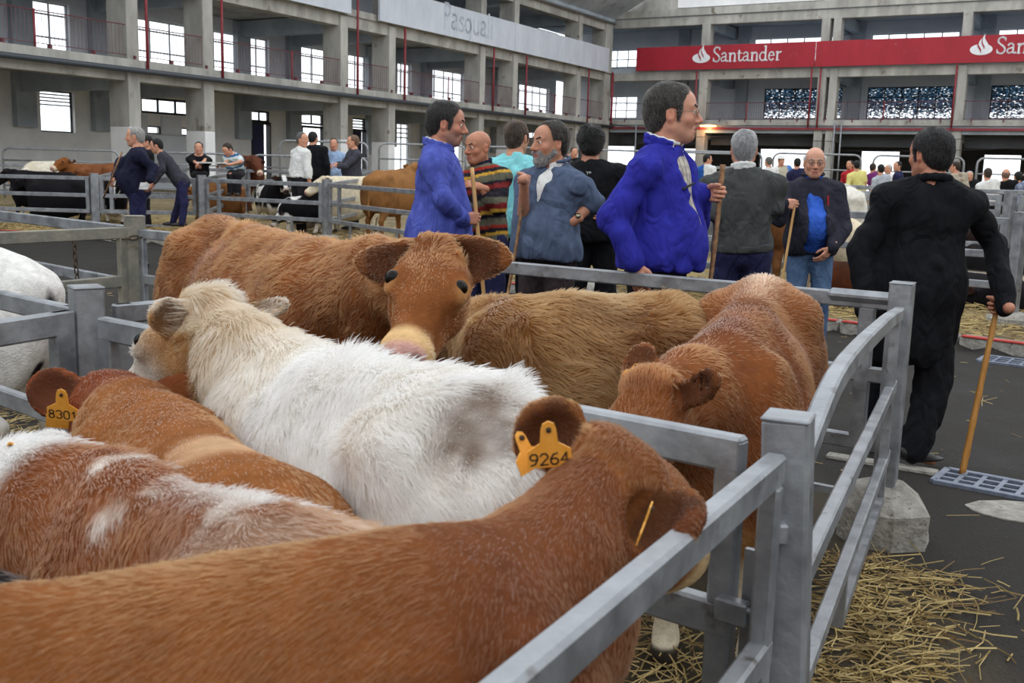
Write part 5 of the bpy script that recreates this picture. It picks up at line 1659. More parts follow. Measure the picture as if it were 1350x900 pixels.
def add_face(body, P, r, f, u, hs, hair, hairc, brow, beard, beardc, eyes=True, res=.007, lens=False, frame_col=None, look=(0, 0)):
    R = frame(r, f, u)
    E = lambda x, y, q, a, b, c: Ell(P(x, y, q), (a * hs, b * hs, c * hs), R)
    if eyes:
        for q in (-1, 1):
            c = P(q * .0315, .0835, .0005); rows, cols = 8, 12; vv, qq = [], []
            for i in range(rows + 1):
                th = math.pi * i / rows
                for j in range(cols):
                    ph = 2 * math.pi * j / cols
                    vv.append(V(math.sin(th) * math.cos(ph), math.cos(th), math.sin(th) * math.sin(ph)))
            for i in range(rows):
                for j in range(cols):
                    qq.append([i * cols + j, (i + 1) * cols + j, (i + 1) * cols + (j + 1) % cols, i * cols + (j + 1) % cols])
            vv = np.array(vv)
            g = unit(V(look[0], 1, look[1]))
            cosv = vv.dot(g)
            col = np.where((cosv > .86)[:, None], np.array(hex3(36, 24, 18)), np.array(hex3(222, 214, 206)))
            wv = c + (vv[:, :1] * r + vv[:, 1:2] * f + vv[:, 2:] * u) * .0125 * hs
            mesh_np('eye', wv, np.array(qq), EYEW, body, True, col)
    if brow is not None:
        ops = []
        for q in (-1, 1):
            ops.append(('u', RC(P(q * .014, .100, .0225), P(q * .036, .092, .0295), .0052 * hs, .005 * hs), .004))
            ops.append(('u', RC(P(q * .036, .092, .0295), P(q * .050, .080, .022), .005 * hs, .003 * hs), .004))
        v, fc = solid(ops, res * .55)
        mesh_np('eyebrows', v, fc, HAIRM, body, True, np.repeat(np.array(brow)[None], len(v), 0))
    if hair:
        e = .013
        ops = [('u', E(0, -.017, .036, .075 + e, .097 + e, .083 + e * 1.0), .02)]
        if hair in ('full', 'thick', 'short'):
            g = {'full': 1.0, 'thick': 1.5, 'short': .55}[hair]
            ops = [('u', E(0, -.018, .037, .075 + e * g, .097 + e * g, .083 + e * g * 1.05), .02)]
            ops.append(('u', E(0, -.06, -.02, .062 + e * g * .5, .052 + e * g * .6, .075), .03))
            n1 = unit(V(0, .118, -.066)); o1 = P(0, .068, .088)
            wn = r * n1[0] + f * n1[1] + u * n1[2]
            ops.append(('i', Half(wn, o1), .01 * hs))
            ops.append(('i', Half(-u + f * .35, P(0, -.05, -.072)), .015 * hs))
            for q in (-1, 1):
                ops.append(('s', E(q * .082, .004, -.016, .02, .026, .036), .01 * hs))
                ops.append(('u', RC(P(q * .070, .030, .022), P(q * .069, .020, -.028), .010 * hs, .007 * hs), .012))
        elif hair == 'receding':
            n1 = unit(V(0, .115, -.02)); wn = r * n1[0] + f * n1[1] + u * n1[2]
            ops.append(('u', E(0, -.06, -.02, .066, .056, .075), .03))
            ops.append(('i', Half(wn, P(0, .035, .08)), .012 * hs))
            ops.append(('i', Half(-u + f * .35, P(0, -.05, -.072)), .015 * hs))
            for q in (-1, 1): ops.append(('s', E(q * .082, .004, -.016, .02, .026, .036), .01 * hs))
        elif hair == 'ring':
            ops = [('u', E(0, -.020, .026, .075 + e * .7, .097 + e * .6, .083), .02), ('u', E(0, -.06, -.02, .063, .052, .07), .03)]
            n1 = unit(V(0, .115, -.05)); wn = r * n1[0] + f * n1[1] + u * n1[2]
            ops.append(('i', Half(wn, P(0, .008, .02)), .01 * hs))
            ops.append(('i', Half(u - f * .15, P(0, -.03, .052)), .02 * hs))
            ops.append(('i', Half(-u + f * .35, P(0, -.05, -.07)), .015 * hs))
            for q in (-1, 1): ops.append(('s', E(q * .082, .004, -.016, .018, .022, .034), .01 * hs))
        v, fc = solid(ops, res, lambda p: .0045 * hs * fbm(((p - P(0, 0, 0)).dot(np.stack([r, f, u * .4], 1))) / hs, 42, 4))
        hcv = np.array(hairc)
        t = .5 + .5 * fbm((v - P(0, 0, 0)) / hs, 40, 8)
        hcol = mixc(np.repeat(hcv[None], len(v), 0), hcv * 1.35 + .003, t * .6)
        ho = mesh_np('hair', v, fc, HAIRM, body, True, hcol)
        if eyes and res < .01:
            crown = P(0, -.05, .14)
            def comb(p, n):
                d = (p - crown); d[:, 2] -= .04
                return d / (np.linalg.norm(d, axis=1, keepdims=True) + 1e-6) + f * .15
            fur('strands', ho, v, fc, hcol, 9000, .020 if hair != 'thick' else .03, .0011, comb, lift=.22 if hair != 'thick' else .6, curl=.35 if hair != 'thick' else .9, cfreq=28, seed=5, tone=.3, droop=.3)
    if beard:
        ops = [('u', RC(P(0, .066, -.098), P(0, .074, -.112), .034 * hs, .029 * hs), .02), ('u', RC(P(-.028, .088, -.058), P(.028, .088, -.058), .010 * hs, .010 * hs), .012)]
        for q in (-1, 1):
            ops.append(('u', RC(P(q * .060, .008, -.055), P(q * .022, .058, -.102), .022 * hs, .028 * hs), .03))
            ops.append(('u', RC(P(q * .028, .088, -.058), P(q * .028, .076, -.094), .013 * hs, .018 * hs), .012))
        ops.append(('s', RC(P(-.017, .104, -.0735), P(.017, .104, -.0735), .010 * hs, .010 * hs), .006))
        v, fc = solid(ops, res, lambda p: .004 * fbm((p - P(0, 0, 0)) / hs, 60, 5))
        t = .5 + .5 * fbm((v - P(0, 0, 0)) / hs, 50, 18)
        bcol = mixc(np.repeat(np.array(beardc)[None], len(v), 0), np.array(hex3(170, 166, 162)), t * .5)
        bo = mesh_np('beard', v, fc, HAIRM, body, True, bcol)
        fur('strands', bo, v, fc, bcol, 3500, .014, .0010, lambda p, n: np.repeat((-u + f * .2)[None], len(p), 0), lift=.4, curl=.4, cfreq=40, seed=6, tone=.3)
    if lens:
        g = empty('spectacles', P(0, .1, 0)); g.parent = body; g.matrix_parent_inverse = body.matrix_basis.inverted()
        for q in (-1, 1):
            ring = [P(q * .033 + .024 * math.cos(a), .1075 - .010 * abs(math.cos(a) * 1 if q * math.cos(a) > 0 else 0), -.003 + .017 * math.sin(a)) for a in np.linspace(0, 2 * math.pi, 15)]
            MB().tube(ring, .0013 * hs, 5, False).build('rim', SPECM, g, True)
            MB().prism([(.023 * math.cos(a), .016 * math.sin(a)) for a in np.linspace(0, 2 * math.pi, 13)[:-1]], P(q * .033, .1055, -.003), r * hs, u * hs, f, -.0008).build('lens', LENS, g)
            MB().tube([P(q * .057, .098, .002), P(q * .078, .04, .004), P(q * .080, -.012, .003), P(q * .081, -.022, -.014)], .0014 * hs, 5).build('temple', SPECM, g, True)
        MB().tube([P(-.010, .107, .002), P(0, .111, .006), P(.010, .107, .002)], .0013 * hs, 5).build('bridge', SPECM, g, True)

def person(label, X=None, Y=5.0, cx=None, head=(0, 0), hyaw=0, hpitch=0, hroll=0, yaw=0, h=None, z0=None, girth=1.0, belly=0.0, lean=(0, 0), skin=SK_A, hair='full', hairc=(0, 0, 0), brow=None, beard=False, beardc=None,
           stubble=0.0, lens=False, arms=(None, None), legs=(None, None), top=None, bottom=None, group=None, fine=True, hs=1.0, eyes=True, hands=None, res=None, hat=None, look=(0, 0), shoulders=1.0, big_nose=1.0, seat=None, extra=None):
    """head = pixel of the middle of the head at depth Y (+ lean); arms = ((elbow, wrist, hand dir, palm normal, curl) right, left)"""
    hc = at(head[0], head[1], Y + lean[1])
    bx = at(cx if cx is not None else head[0], 300, Y)[0]
    z0 = float(ground(bx, Y)) if z0 is None else z0
    if h is None: h = (hc[2] - z0) / .925
    k = h / 1.75
    hs = hs * min(max(k, .92), 1.08)
    r, f, u = axes(yaw)
    hr_, hf, hu = axes(hyaw, hpitch, hroll)
    up = V(0, 0, 1)
    nb = hc - hu * .135 * hs - hf * .030 * hs               # base of neck
    pel = V(bx, Y, z0 + .95 * k) if seat is None else np.asarray(seat, float)
    chest = lerp(pel, nb, .62); waist = lerp(pel, nb, .25)
    tu = unit(nb - pel); tr = unit(r - tu * r.dot(tu)); tf = np.cross(tu, tr)
    if tf.dot(f) < 0: tf = -tf
    T = frame(tr, tf, tu)
    res = res or (.012 if fine else .02)
    g = girth * k
    sh = [nb - tu * .112 * k + tr * q * .182 * g * shoulders for q in (1, -1)]
    def torso(e, tumm=0):
        o = []
        o.append(('u', Ell(pel + tu * .0, (.165 * g + e, .118 * g + e, .15 * k + e), T), .05))
        o.append(('u', Ell(waist + tf * (.015 + belly * .6), (.150 * g + e, .112 * g + e + belly, .17 * k + e), T), .08))
        o.append(('u', Ell(chest + tf * .008, (.168 * g * shoulders + e, .115 * g + e, .20 * k + e), T), .08))
        o.append(('u', RC(sh[0] + tu * .005, sh[1] + tu * .005, .050 * g + e * .8, .050 * g + e * .8), .06))
        for s_ in sh:
            o.append(('u', RC(nb - tu * .035 - tf * .01, s_, .050 * g + e * .6, .046 * g + e * .8), .05))
        return o
    # arms
    A = []
    for q, spec in zip((1, -1), arms):
        s_ = sh[0] if q == 1 else sh[1]
        if spec is None:
            el = s_ + tr * q * .06 * k - up * .28 * k - f * .03; wr = el - up * .235 * k + f * .06 + tr * q * .0
            A.append((s_, el, wr, unit(wr - el + V(0, 0, -.2)), -tr * q, (25, 30, 20)))
        else:
            el, wr, hd, pn, cu = spec
            A.append((s_, np.asarray(el, float), np.asarray(wr, float), hd, pn, cu))
    L = []
    for q, spec in zip((1, -1), legs):
        hp = pel + r * q * .088 * g - up * .03
        if spec is None:
            kn = V(hp[0], hp[1], z0 + .49 * k) + r * q * .015 + f * .015; an = V(kn[0], kn[1], z0 + .09 * k) + r * q * .01 - f * .03
            L.append((hp, kn, an, f))
        else:
            kn, an, ft = spec
            L.append((hp, np.asarray(kn, float), np.asarray(an, float), unit(ft)))
    # body (skin)
    hres = (.0058 if fine else .013) if res >= .012 else .0052
    if not fine and res > .02: hres = .016
    hv, hf_, P, R = head_parts(hc, hr_, hf, hu, hs, hres, wrinkles=fine, big_nose=big_nose)
    ops = torso(-.012)
    ops.append(('u', RC(nb, hc - hu * .05 * hs - hf * .018 * hs, .062 * g, .056 * hs), .03))
    for s_, el, wr, hd, pn, cu in A:
        ops.append(('u', RC(s_, el, .046 * g, .037 * g), .02)); ops.append(('u', RC(el, wr, .039 * g, .0265 * k), .02))
    for hp, kn, an, ft in L:
        ops.append(('u', RC(hp, kn, .072 * g, .05 * g), .03)); ops.append(('u', RC(kn, an, .048 * g, .034 * g), .02))
        ops.append(('u', RC(an - up * .05 * k, an - up * .055 * k + ft * .12 * k, .035 * k, .028 * k), .02))
    bv, bf = solid(ops, res)
    parts = [(hv, hf_), (bv, bf)]
    for i, (s_, el, wr, hd, pn, cu) in enumerate(A):
        if hands and hands[i] is not None:
            ho = hands[i]
        else:
            ho = hand_ops(wr, hd, pn, i == 0, cu, sc=k)
        parts.append(solid(ho, .0042 if fine else .008))
    nh = len(hv)
    v, fc = join(parts)
    skin = np.array(skin)
    col = np.repeat(skin[None], len(v), 0)
    col[:nh] = head_col(hv, hc, hr_, hf, hu, hs, skin, beardc, stubble)
    col[nh:] = np.clip(col[nh:] * (1 + .06 * noise3(v[nh:], 30, 4))[:, None] * np.array([1.0, .95, .93]), 0, 1)
    body = mesh_np('person', v, fc, SKIN, None, True, col)
    tag(body, label, 'person', group)
    add_face(body, P, hr_, hf, hu, hs, hair, hairc, brow if fine else None, beard, beardc, eyes=eyes and fine, res=.0062 if fine else .012, lens=lens, look=look)
    ctx = dict(body=body, T=T, tr=tr, tf=tf, tu=tu, pel=pel, waist=waist, chest=chest, nb=nb, sh=sh, A=A, L=L, g=g, k=k, z0=z0, torso=torso, res=res, f=f, r=r, hc=hc, P=P, hs=hs, hr=hr_, hf=hf, hu=hu, belly=belly, fine=fine)
    for fn in (bottom, top, extra):
        if fn: fn(ctx)
    # shoes
    for hp, kn, an, ft in L:
        s_ = np.cross(ft, up); 
        b = V(an[0], an[1], an[2] - .055 * k)
        o = [('u', RC(b - ft * .05 * k, b + ft * .09 * k, .042 * k, .038 * k), .03), ('u', Ell(b + ft * .13 * k - up * .006, (.07 * k, .043 * k, .030 * k), frame(ft, np.cross(up, ft), up) if abs(ft[2]) < .3 else None), .03), ('u', RC(b, b + up * .04 * k, .042 * k, .040 * k), .02),
             ('i', Half(-up, b - up * .034 * k), .006)]
        vv, ff = solid(o, .008 if fine else .016)
        mesh_np('shoe', vv, ff, SHOEM, body)
    if hat:
        o = [('u', Ell(P(0, -.015, .075), (.085 * hs, .105 * hs, .075 * hs), frame(hr_, hf, hu)), .01), ('u', Ell(P(0, -.01, .06), (.15 * hs, .17 * hs, .012 * hs), frame(hr_, hf, hu)), .02)]
        vv, ff = solid(o, .008)
        mesh_np('hat', vv, ff, hat, body)
    return ctx

def fold(seed, amp=.008, dirs=(1, 1, .45), fr=9):
    def fn(p):
        q = p * np.array(dirs)
        w = fbm(q, fr, seed, 2)
        return 1.1 * amp * np.maximum(0, 1 - 3.4 * np.abs(w)) - .35 * amp + .15 * amp * noise3(p, 26, seed + 5)
    return fn

def shirt(mat, e=.016, hem=.0, sleeve=1.0, sl_e=.014, folds=.008, name='jacket', colour=None, collar=None, open_front=None, seed=1, cuff=None, hemband=None, neck=.035, loose=0.0, fr=9):
    """hem: metres below (+) the pelvis point; sleeve: 1 to the wrist, <1 a fraction of the arm (0.5 = elbow)"""
    def fn(c):
        tu, tf, tr, k, g = c['tu'], c['tf'], c['tr'], c['k'], c['g']
        o = c['torso'](e)
        if loose:
            o.append(('u', Ell(c['pel'] + tu * .03 + tf * c['belly'] * .5, (.165 * g + e + loose, .118 * g + e + loose + c['belly'] * .6, .2 * k), c['T']), .1))
        if hem > .12:
            o.append(('u', Ell(c['pel'] - tu * hem * .55, (.168 * g + e + loose, .125 * g + e + loose, hem * .8), c['T']), .1))
        for s_, el, wr, hd, pn, cu in c['A']:
            if sleeve > .5:
                end = lerp(el, wr, (sleeve - .5) * 2 * .97)
                o.append(('u', RC(s_, el, .051 * g + sl_e, .043 * g + sl_e), .03)); o.append(('u', RC(el, end, .046 * g + sl_e, (.034 if sleeve > .9 else .042) * g + sl_e), .02))
            else:
                end = lerp(s_, el, sleeve * 2)
                o.append(('u', RC(s_, end, .050 * g + sl_e, .050 * g + sl_e), .03))
        o.append(('i', Half(-tu, c['pel'] - tu * hem), .012))
        # round the neck
        nk = c['nb']
        o.append(('i', Half(tu + tf * .30, nk + tu * .026), .02))
        o.append(('s', RC(nk - tu * .005, nk + tu * .12 + tf * .01, neck * k + .028, neck * k + .03), .012))
        if open_front:
            w0, w1, zt, zb = open_front
            a = nk + tf * .16 + tu * .02; 
            for i in range(8):
                t = i / 7
                p = lerp(nk - tu * zt, c['pel'] - tu * zb, t) + tf * (.16 + c['belly'])
                o.append(('s', Box(p, (lerp(w0, w1, t), .12, .07), c['T'], .01), .012))
        v, fc = solid(o, c['res'], fold(seed, folds, fr=fr))
        col = None; m = mat
        if colour is not None:
            rel = v - c['pel']
            col = colour(v, rel.dot(tr), rel.dot(tf), rel.dot(tu), c); m = CLOTHV
        ob = mesh_np(name, v, fc, m, c['body'], True, col)
        if collar:
            cm, ch, cr = collar
            oo = []
            n = 12
            for i in range(n):
                a0, a1 = 2 * math.pi * (i + .5 - n / 4) / n, 2 * math.pi * (i + 1.5 - n / 4) / n
                if i in ((10, 11, 0) if open_front else (11,)): continue
                def pt(a, s=1.0): return c['nb'] + tr * math.cos(a) * (cr + .055) * k - tf * math.sin(a) * (cr + .058) * k * 1.0 + tu * (-.004 + .022 * math.sin(a)) 
                oo.append(('u', RC(pt(a0), pt(a1), .011, .011), .012))
                oo.append(('u', RC(pt(a0) + tu * ch, pt(a1) + tu * ch, .009, .009), .02))
            v2, f2 = solid(oo, min(.009, c['res']))
            mesh_np('collar', v2, f2, cm, ob)
        if cuff:
            for s_, el, wr, hd, pn, cu in c['A']:
                d = unit(wr - el)
                v2, f2 = solid([('u', RC(wr - d * .045, wr - d * .005, .034 * g + sl_e + .004, .033 * g + sl_e + .004), .01), ('i', Half(d, wr - d * .003), .004), ('i', Half(-d, wr - d * .05), .004)], .009)
                mesh_np('cuff', v2, f2, cuff, ob)
        if hemband:
            oo = [('u', p, kk) for (_, p, kk) in c['torso'](e + .003)]
            v2, f2 = solid(oo + [('i', Half(-tu, c['pel'] - tu * (hem + .002)), .004), ('i', Half(tu, c['pel'] - tu * (hem - .055)), .004)], c['res'])
            mesh_np('waistband', v2, f2, hemband, ob)
        c['top'] = ob
    return fn

def trousers(mat, e=.018, shorts=None, folds=.007, seed=3, name='trousers', colour=None, flare=.0, belt=None):
    def fn(c):
        g, k, tu = c['g'], c['k'], c['tu']
        o = [('u', Ell(c['pel'], (.165 * g + e * .6, .118 * g + e * .6, .15 * k), c['T']), .05), ('u', Ell(c['waist'] + c['tf'] * c['belly'] * .3, (.150 * g + e * .5, .112 * g + e * .5 + c['belly'] * .55, .12 * k), c['T']), .08)]
        for hp, kn, an, ft in c['L']:
            o.append(('u', RC(hp, kn, .086 * g + e * .4, .056 * g + e), .04)); o.append(('u', RC(kn, an - V(0, 0, .02), .055 * g + e, .044 * g + e + flare), .03))
        o.append(('i', Half(tu, c['pel'] + tu * .13 * k), .01))
        v, fc = solid(o, c['res'], fold(seed, folds))
        col = None; m = mat
        if colour is not None:
            rel = v - c['pel']; col = colour(v, rel.dot(c['tr']), rel.dot(c['tf']), rel.dot(tu), c); m = CLOTHV
        mesh_np(name, v, fc, m, c['body'], True, col)
        if belt:
            v2, f2 = solid([('u', Ell(c['waist'] - tu * .02, (.157 * g + e * .6, .119 * g + e * .6 + c['belly'] * .4, .12 * k), c['T']), .05), ('i', Half(tu, c['pel'] + tu * .105 * k), .004), ('i', Half(-tu, c['pel'] + tu * .07 * k), .004)], c['res'])
            mesh_np('belt', v2, f2, belt, c['body'])
    return fn

def both(*fs):
    def fn(c):
        for q in fs: q(c)
    return fn

def stick(pts, r0, r1, mat, label, knots=0):
    pts = [np.asarray(p, float) for p in pts]
    n = 24
    a = np.array(pts); t = np.linspace(0, len(pts) - 1, n)
    P_ = [np.array([np.interp(q, range(len(pts)), a[:, i]) for i in range(3)]) for q in t]
    rr = np.array([lerp(r0, r1, i / (n - 1)) * (1 + (.14 if knots and i % knots == 0 else 0)) for i in range(n)])
    o = MB().tube(P_, rr, 9).build('walking_stick', mat, None, True)
    return tag(o, label, 'stick')
WOOD_P = surf('peeled_stick', hex3(190, 142, 84), .5, 0, vscale=30, col2=hex3(214, 172, 112), stretch=(1, 1, .2))
WOOD_B = surf('bamboo_stick', hex3(168, 112, 48), .4, 0, vscale=26, col2=hex3(196, 140, 70), stretch=(1, 1, .2))
WOOD_D = surf('knotted_stick', hex3(96, 64, 44), .55, 0, vscale=34, col2=hex3(170, 128, 86))
BLUE = cloth('royal_blue_workwear', hex3(38, 38, 138), hex3(50, 52, 166), bump=.45)
BLUE_S = cloth('faded_blue_smock', hex3(70, 80, 164), hex3(88, 100, 188), bump=.4)
BLACKC = cloth('black_cotton', hex3(13, 13, 17), hex3(21, 22, 27))
NAVYC = cloth('navy_wool', hex3(22, 24, 44), hex3(30, 32, 56))
NAVYT = cloth('navy_trouser_cloth', hex3(32, 32, 62), hex3(44, 46, 82))
DARKT = cloth('dark_trouser_cloth', hex3(28, 27, 30), hex3(40, 38, 42))
BROWNT = cloth('brown_trouser_cloth', hex3(52, 42, 44), hex3(66, 56, 58))
GREYJ = cloth('slate_blue_jacket', hex3(72, 84, 108), hex3(92, 106, 132), bump=.4)
GREYS = cloth('charcoal_knit', hex3(62, 64, 64), hex3(78, 80, 80), bump=.6)
FLEECE = cloth('dark_fleece', hex3(38, 38, 50), hex3(50, 50, 62), bump=.6)
POLO = cloth('blue_polo', hex3(44, 86, 184), hex3(60, 104, 204))
JEANS = cloth('blue_denim', hex3(52, 76, 112), hex3(98, 124, 160), vs=5, bump=.5)
TURQ = cloth('turquoise_cotton', hex3(126, 208, 216), hex3(146, 222, 228))
WHITES = cloth('white_shirting', hex3(222, 222, 220), hex3(236, 236, 234))
LBLUE = cloth('light_blue_shirting', hex3(136, 160, 196), hex3(160, 182, 214))
YELL = cloth('yellow_cotton', hex3(226, 216, 130), hex3(236, 228, 150))
PURP = cloth('purple_cotton', hex3(110, 44, 104), hex3(130, 60, 124))
LGREY = cloth('light_grey_cotton', hex3(168, 174, 186), hex3(188, 194, 204))
REDC = cloth('red_cotton', hex3(176, 40, 50), hex3(196, 56, 64))
MIDB = cloth('mid_blue_vest', hex3(40, 92, 170), hex3(52, 108, 188))
GREYHAIR = hex3(96, 94, 92); DKHAIR = hex3(15, 13, 12); BRHAIR = hex3(46, 34, 26); WHHAIR = hex3(176, 174, 172)
UP = V(0, 0, 1)

def to_floor(a, b, z=.0):
    """point where the line a-b reaches the floor"""
    a, b = np.asarray(a, float), np.asarray(b, float)
    return a + (b - a) * ((a[2] - z) / (a[2] - b[2]))

# --- the man in royal blue, nearest of the group --------------------------
Y = 4.95
st, sb = at(953, 217, Y), at(932, 398, Y - .04)
S = lerp(st, sb, .215)
wl, ho = grip(S, st - sb, V(.95, -.25, .1), False, 1.04)
def plaid(a, b, c3, fx=26, fz=24):
    a, b, c3 = map(np.array, (a, b, c3))
    def fn(v, x, y, z, c):
        s1 = (np.sin(x * 2 * math.pi * fx) > .45).astype(float); s2 = (np.sin(z * 2 * math.pi * fz) > .45).astype(float)
        col = np.repeat(a[None], len(v), 0)
        col = mixc(col, b, s1 * .6); col = mixc(col, c3, s2 * .55)
        return col
    return fn
def chest_zip(c):
    p = c['chest'] + c['tf'] * (.155 * c['g']) + c['tu'] * .02 - c['r'] * 0
    q = c['chest'] + c['tf'] * .142 * c['g'] + c['tr'] * .035 + c['tu'] * .015
    MB().bar(q + c['tu'] * .0 + c['tr'] * .06 + c['tf'] * -.006, q - c['tr'] * .03 + c['tu'] * .03 + c['tf'] * .012, .006, .012, c['tf']).build('zip', DARK, c['top'])
person('tall man in a royal blue work jacket and spectacles, seen in profile', Y=Y, cx=868, head=(887, 149), hyaw=82, hpitch=-2, yaw=58, z0=0, girth=1.0, belly=.05, hair='full', hairc=hex3(40, 37, 34), brow=hex3(70, 60, 54), lens=True,
       skin=hex3(204, 148, 124), arms=((at(806, 288, 4.74), at(836, 346, 4.70), V(.25, -.1, -1), V(.5, .8, .1), (22, 28, 20)), (at(918, 296, 5.16), wl, None, None, None)), hands=(None, ho), hs=1.04, stubble=.15,
       bottom=trousers(DARKT, belt=DARK), top=both(shirt(WHITES, e=.004, hem=-.1, sleeve=.15, folds=.002, sl_e=.002, name='plaid_shirt', colour=plaid(hex3(206, 200, 190), hex3(120, 104, 96), hex3(150, 140, 140)), collar=(WHITES, .035, .018), seed=2),
            shirt(BLUE, e=.024, hem=.02, sleeve=1, folds=.016, name='jacket', collar=(BLUE, .03, .03), open_front=(.085, .012, -.04, -.28), cuff=BLUE, hemband=BLUE, seed=7, loose=.01)), extra=chest_zip, look=(0, .1))
stick([st, lerp(st, sb, .5) + V(.006, 0, 0), to_floor(st, sb)], .0125, .010, WOOD_D, 'knotted walking stick held upright by the man in the royal blue jacket', knots=3)

# --- the man in the faded smock, left -------------------------------------
Y = 6.6
st, sb = at(622, 221, 6.5), at(632, 328, 6.44)
S = lerp(st, sb, .63)
wr, ho = grip(S, st - sb, V(.9, .15, -.2), True, 1.0)
person('tall dark-haired man in a blue smock smiling in profile, left of the striped pullover', Y=Y, cx=576, head=(589, 163), hyaw=88, hpitch=6, yaw=84, z0=0, girth=1.06, belly=.03, hair='full', hairc=hex3(20, 18, 17), brow=DKHAIR, skin=hex3(190, 132, 108),
       arms=((at(584, 262, 6.34), wr, None, None, None), None), hands=(ho, None), hs=1.02, stubble=.5, big_nose=1.25,
       bottom=trousers(DARKT), top=both(shirt(WHITES, e=.004, hem=-.2, sleeve=.15, folds=.002, sl_e=.002, name='shirt', collar=(WHITES, .03, .014)), shirt(BLUE_S, e=.022, hem=.32, sleeve=1, folds=.014, name='smock', collar=(BLUE_S, .028, .03), loose=.03, seed=11, cuff=BLUE_S)))
stick([st, to_floor(st, sb)], .0135, .011, WOOD_P, 'pale peeled stick gripped by the man in the blue smock')

# --- bald man in the striped pullover -------------------------------------
Y = 7.7
def stripes(v, x, y, z, c):
    pal = [hex3(30, 26, 36), hex3(112, 30, 30), hex3(30, 26, 36), hex3(98, 96, 80), hex3(196, 152, 58), hex3(30, 26, 36), hex3(150, 46, 34), hex3(104, 100, 84), hex3(30, 26, 36), hex3(196, 152, 58), hex3(112, 30, 30), hex3(98, 96, 80), hex3(30, 26, 36)]
    wd = [.035, .04, .022, .05, .022, .03, .022, .05, .03, .026, .04, .045, .03]
    t = np.mod(z + .6 + .01 * np.sin(x * 9) - .1 * np.abs(x), sum(wd)); col = np.zeros((len(v), 3)); a = 0
    for p, w in zip(pal, wd):
        m = (t >= a) & (t < a + w); col[m] = p; a += w
    return col
hl = hand_ops(at(634, 247, 7.38), V(-.9, .05, .25), V(.1, .6, -.8), False, (30, 40, 25))
hr2 = hand_ops(at(606, 246, 7.42), V(.85, -.1, .15), V(0, .5, -.85), True, (35, 45, 30))
st, sb = at(612, 238, 7.42), at(613, 330, 7.36)
person('bald man in a striped pullover with both hands resting on a stick', Y=Y, cx=641, head=(630, 194), hyaw=-46, hpitch=4, yaw=-38, z0=0, girth=1.05, belly=.05, hair=None, brow=hex3(80, 70, 64), skin=hex3(184, 126, 98),
       arms=((at(604, 268, 7.62), at(606, 246, 7.42), None, None, None), (at(656, 274, 7.42), at(634, 247, 7.38), None, None, None)), hands=(hr2, hl), big_nose=1.2,
       bottom=trousers(NAVYT), top=shirt(NAVYC, e=.02, hem=.10, sleeve=.74, folds=.012, name='striped_pullover', colour=stripes, collar=(NAVYC, .03, .016), seed=13, cuff=None))
stick([st, to_floor(st, sb)], .0115, .010, WOOD_D, 'dark stick under the clasped hands of the bald man in stripes')

# --- turquoise shirt, seen from behind ------------------------------------
person('man in a turquoise T-shirt seen from behind, between the bald and the bearded man', Y=8.3, cx=677, head=(682, 181), hyaw=152, yaw=168, z0=0, girth=1.08, hair='short', hairc=BRHAIR, skin=SK_A,
       arms=((at(708, 232, 8.3), at(704, 262, 8.1), V(0, .1, -1), V(-1, 0, 0), (25, 30, 20)), None), bottom=trousers(BLACKC), top=shirt(TURQ, e=.024, hem=.08, sleeve=.36, sl_e=.026, folds=.012, name='t_shirt', seed=17, loose=.02))

# --- bearded man, hand on hip ---------------------------------------------
Y = 6.1
S = at(692, 239, 5.95)
st, sb = at(694, 230, 5.95), at(668, 386, 5.9)
wr, ho = grip(S, st - sb, V(.25, .75, .2), True, 1.0)
wl = at(756, 292, 5.98)
def watch(c):
    s_, el, w_, *_r = c['A'][1]
    d = unit(w_ - el); p = w_ - d * .035
    g = empty('wrist_watch', p); g.parent = c['body']; g.matrix_parent_inverse = c['body'].matrix_basis.inverted()
    a = unit(np.cross(d, V(.2, .3, 1))); b = np.cross(d, a)
    MB().tube([p + a * .033 * math.cos(t) + b * .033 * math.sin(t) for t in np.linspace(0, 6.2832, 14)], .007, 6, False).build('strap', DARK, g, True)
    nrm = unit(V(-.1, -1, .2)); nrm = unit(nrm - d * nrm.dot(d))
    MB().tube([p + nrm * .030, p + nrm * .040], .017, 12).build('dial', SPECM, g, True)
person('bearded man in a slate jacket with rolled sleeves, one hand on his hip', Y=Y, cx=723, head=(725, 188), hyaw=-60, hpitch=2, yaw=-36, z0=0, girth=1.02, belly=.05, hair='receding', hairc=hex3(30, 26, 23), brow=hex3(50, 44, 40), beard=True, beardc=hex3(96, 92, 90), skin=hex3(190, 136, 110),
       arms=((at(690, 294, 6.05), wr, None, None, None), (at(783, 266, 6.02), wl, V(-.75, .2, -.45), V(-.4, .8, .2), (30, 40, 30))), hands=(ho, None), big_nose=1.25, extra=watch,
       bottom=trousers(BROWNT), top=both(shirt(WHITES, e=.004, hem=-.2, sleeve=.12, sl_e=.002, folds=.002, name='undershirt', collar=(WHITES, .03, .014)), shirt(GREYJ, e=.022, hem=.02, sleeve=.52, sl_e=.018, folds=.013, name='jacket', collar=(GREYJ, .04, .03), open_front=(.06, .010, -.03, -.36), seed=19, loose=.02)))
stick([st, lerp(st, sb, .6) + V(.01, 0, 0), to_floor(st, sb)], .010, .009, WOOD_D, 'thin dark stick held against the chest of the bearded man')

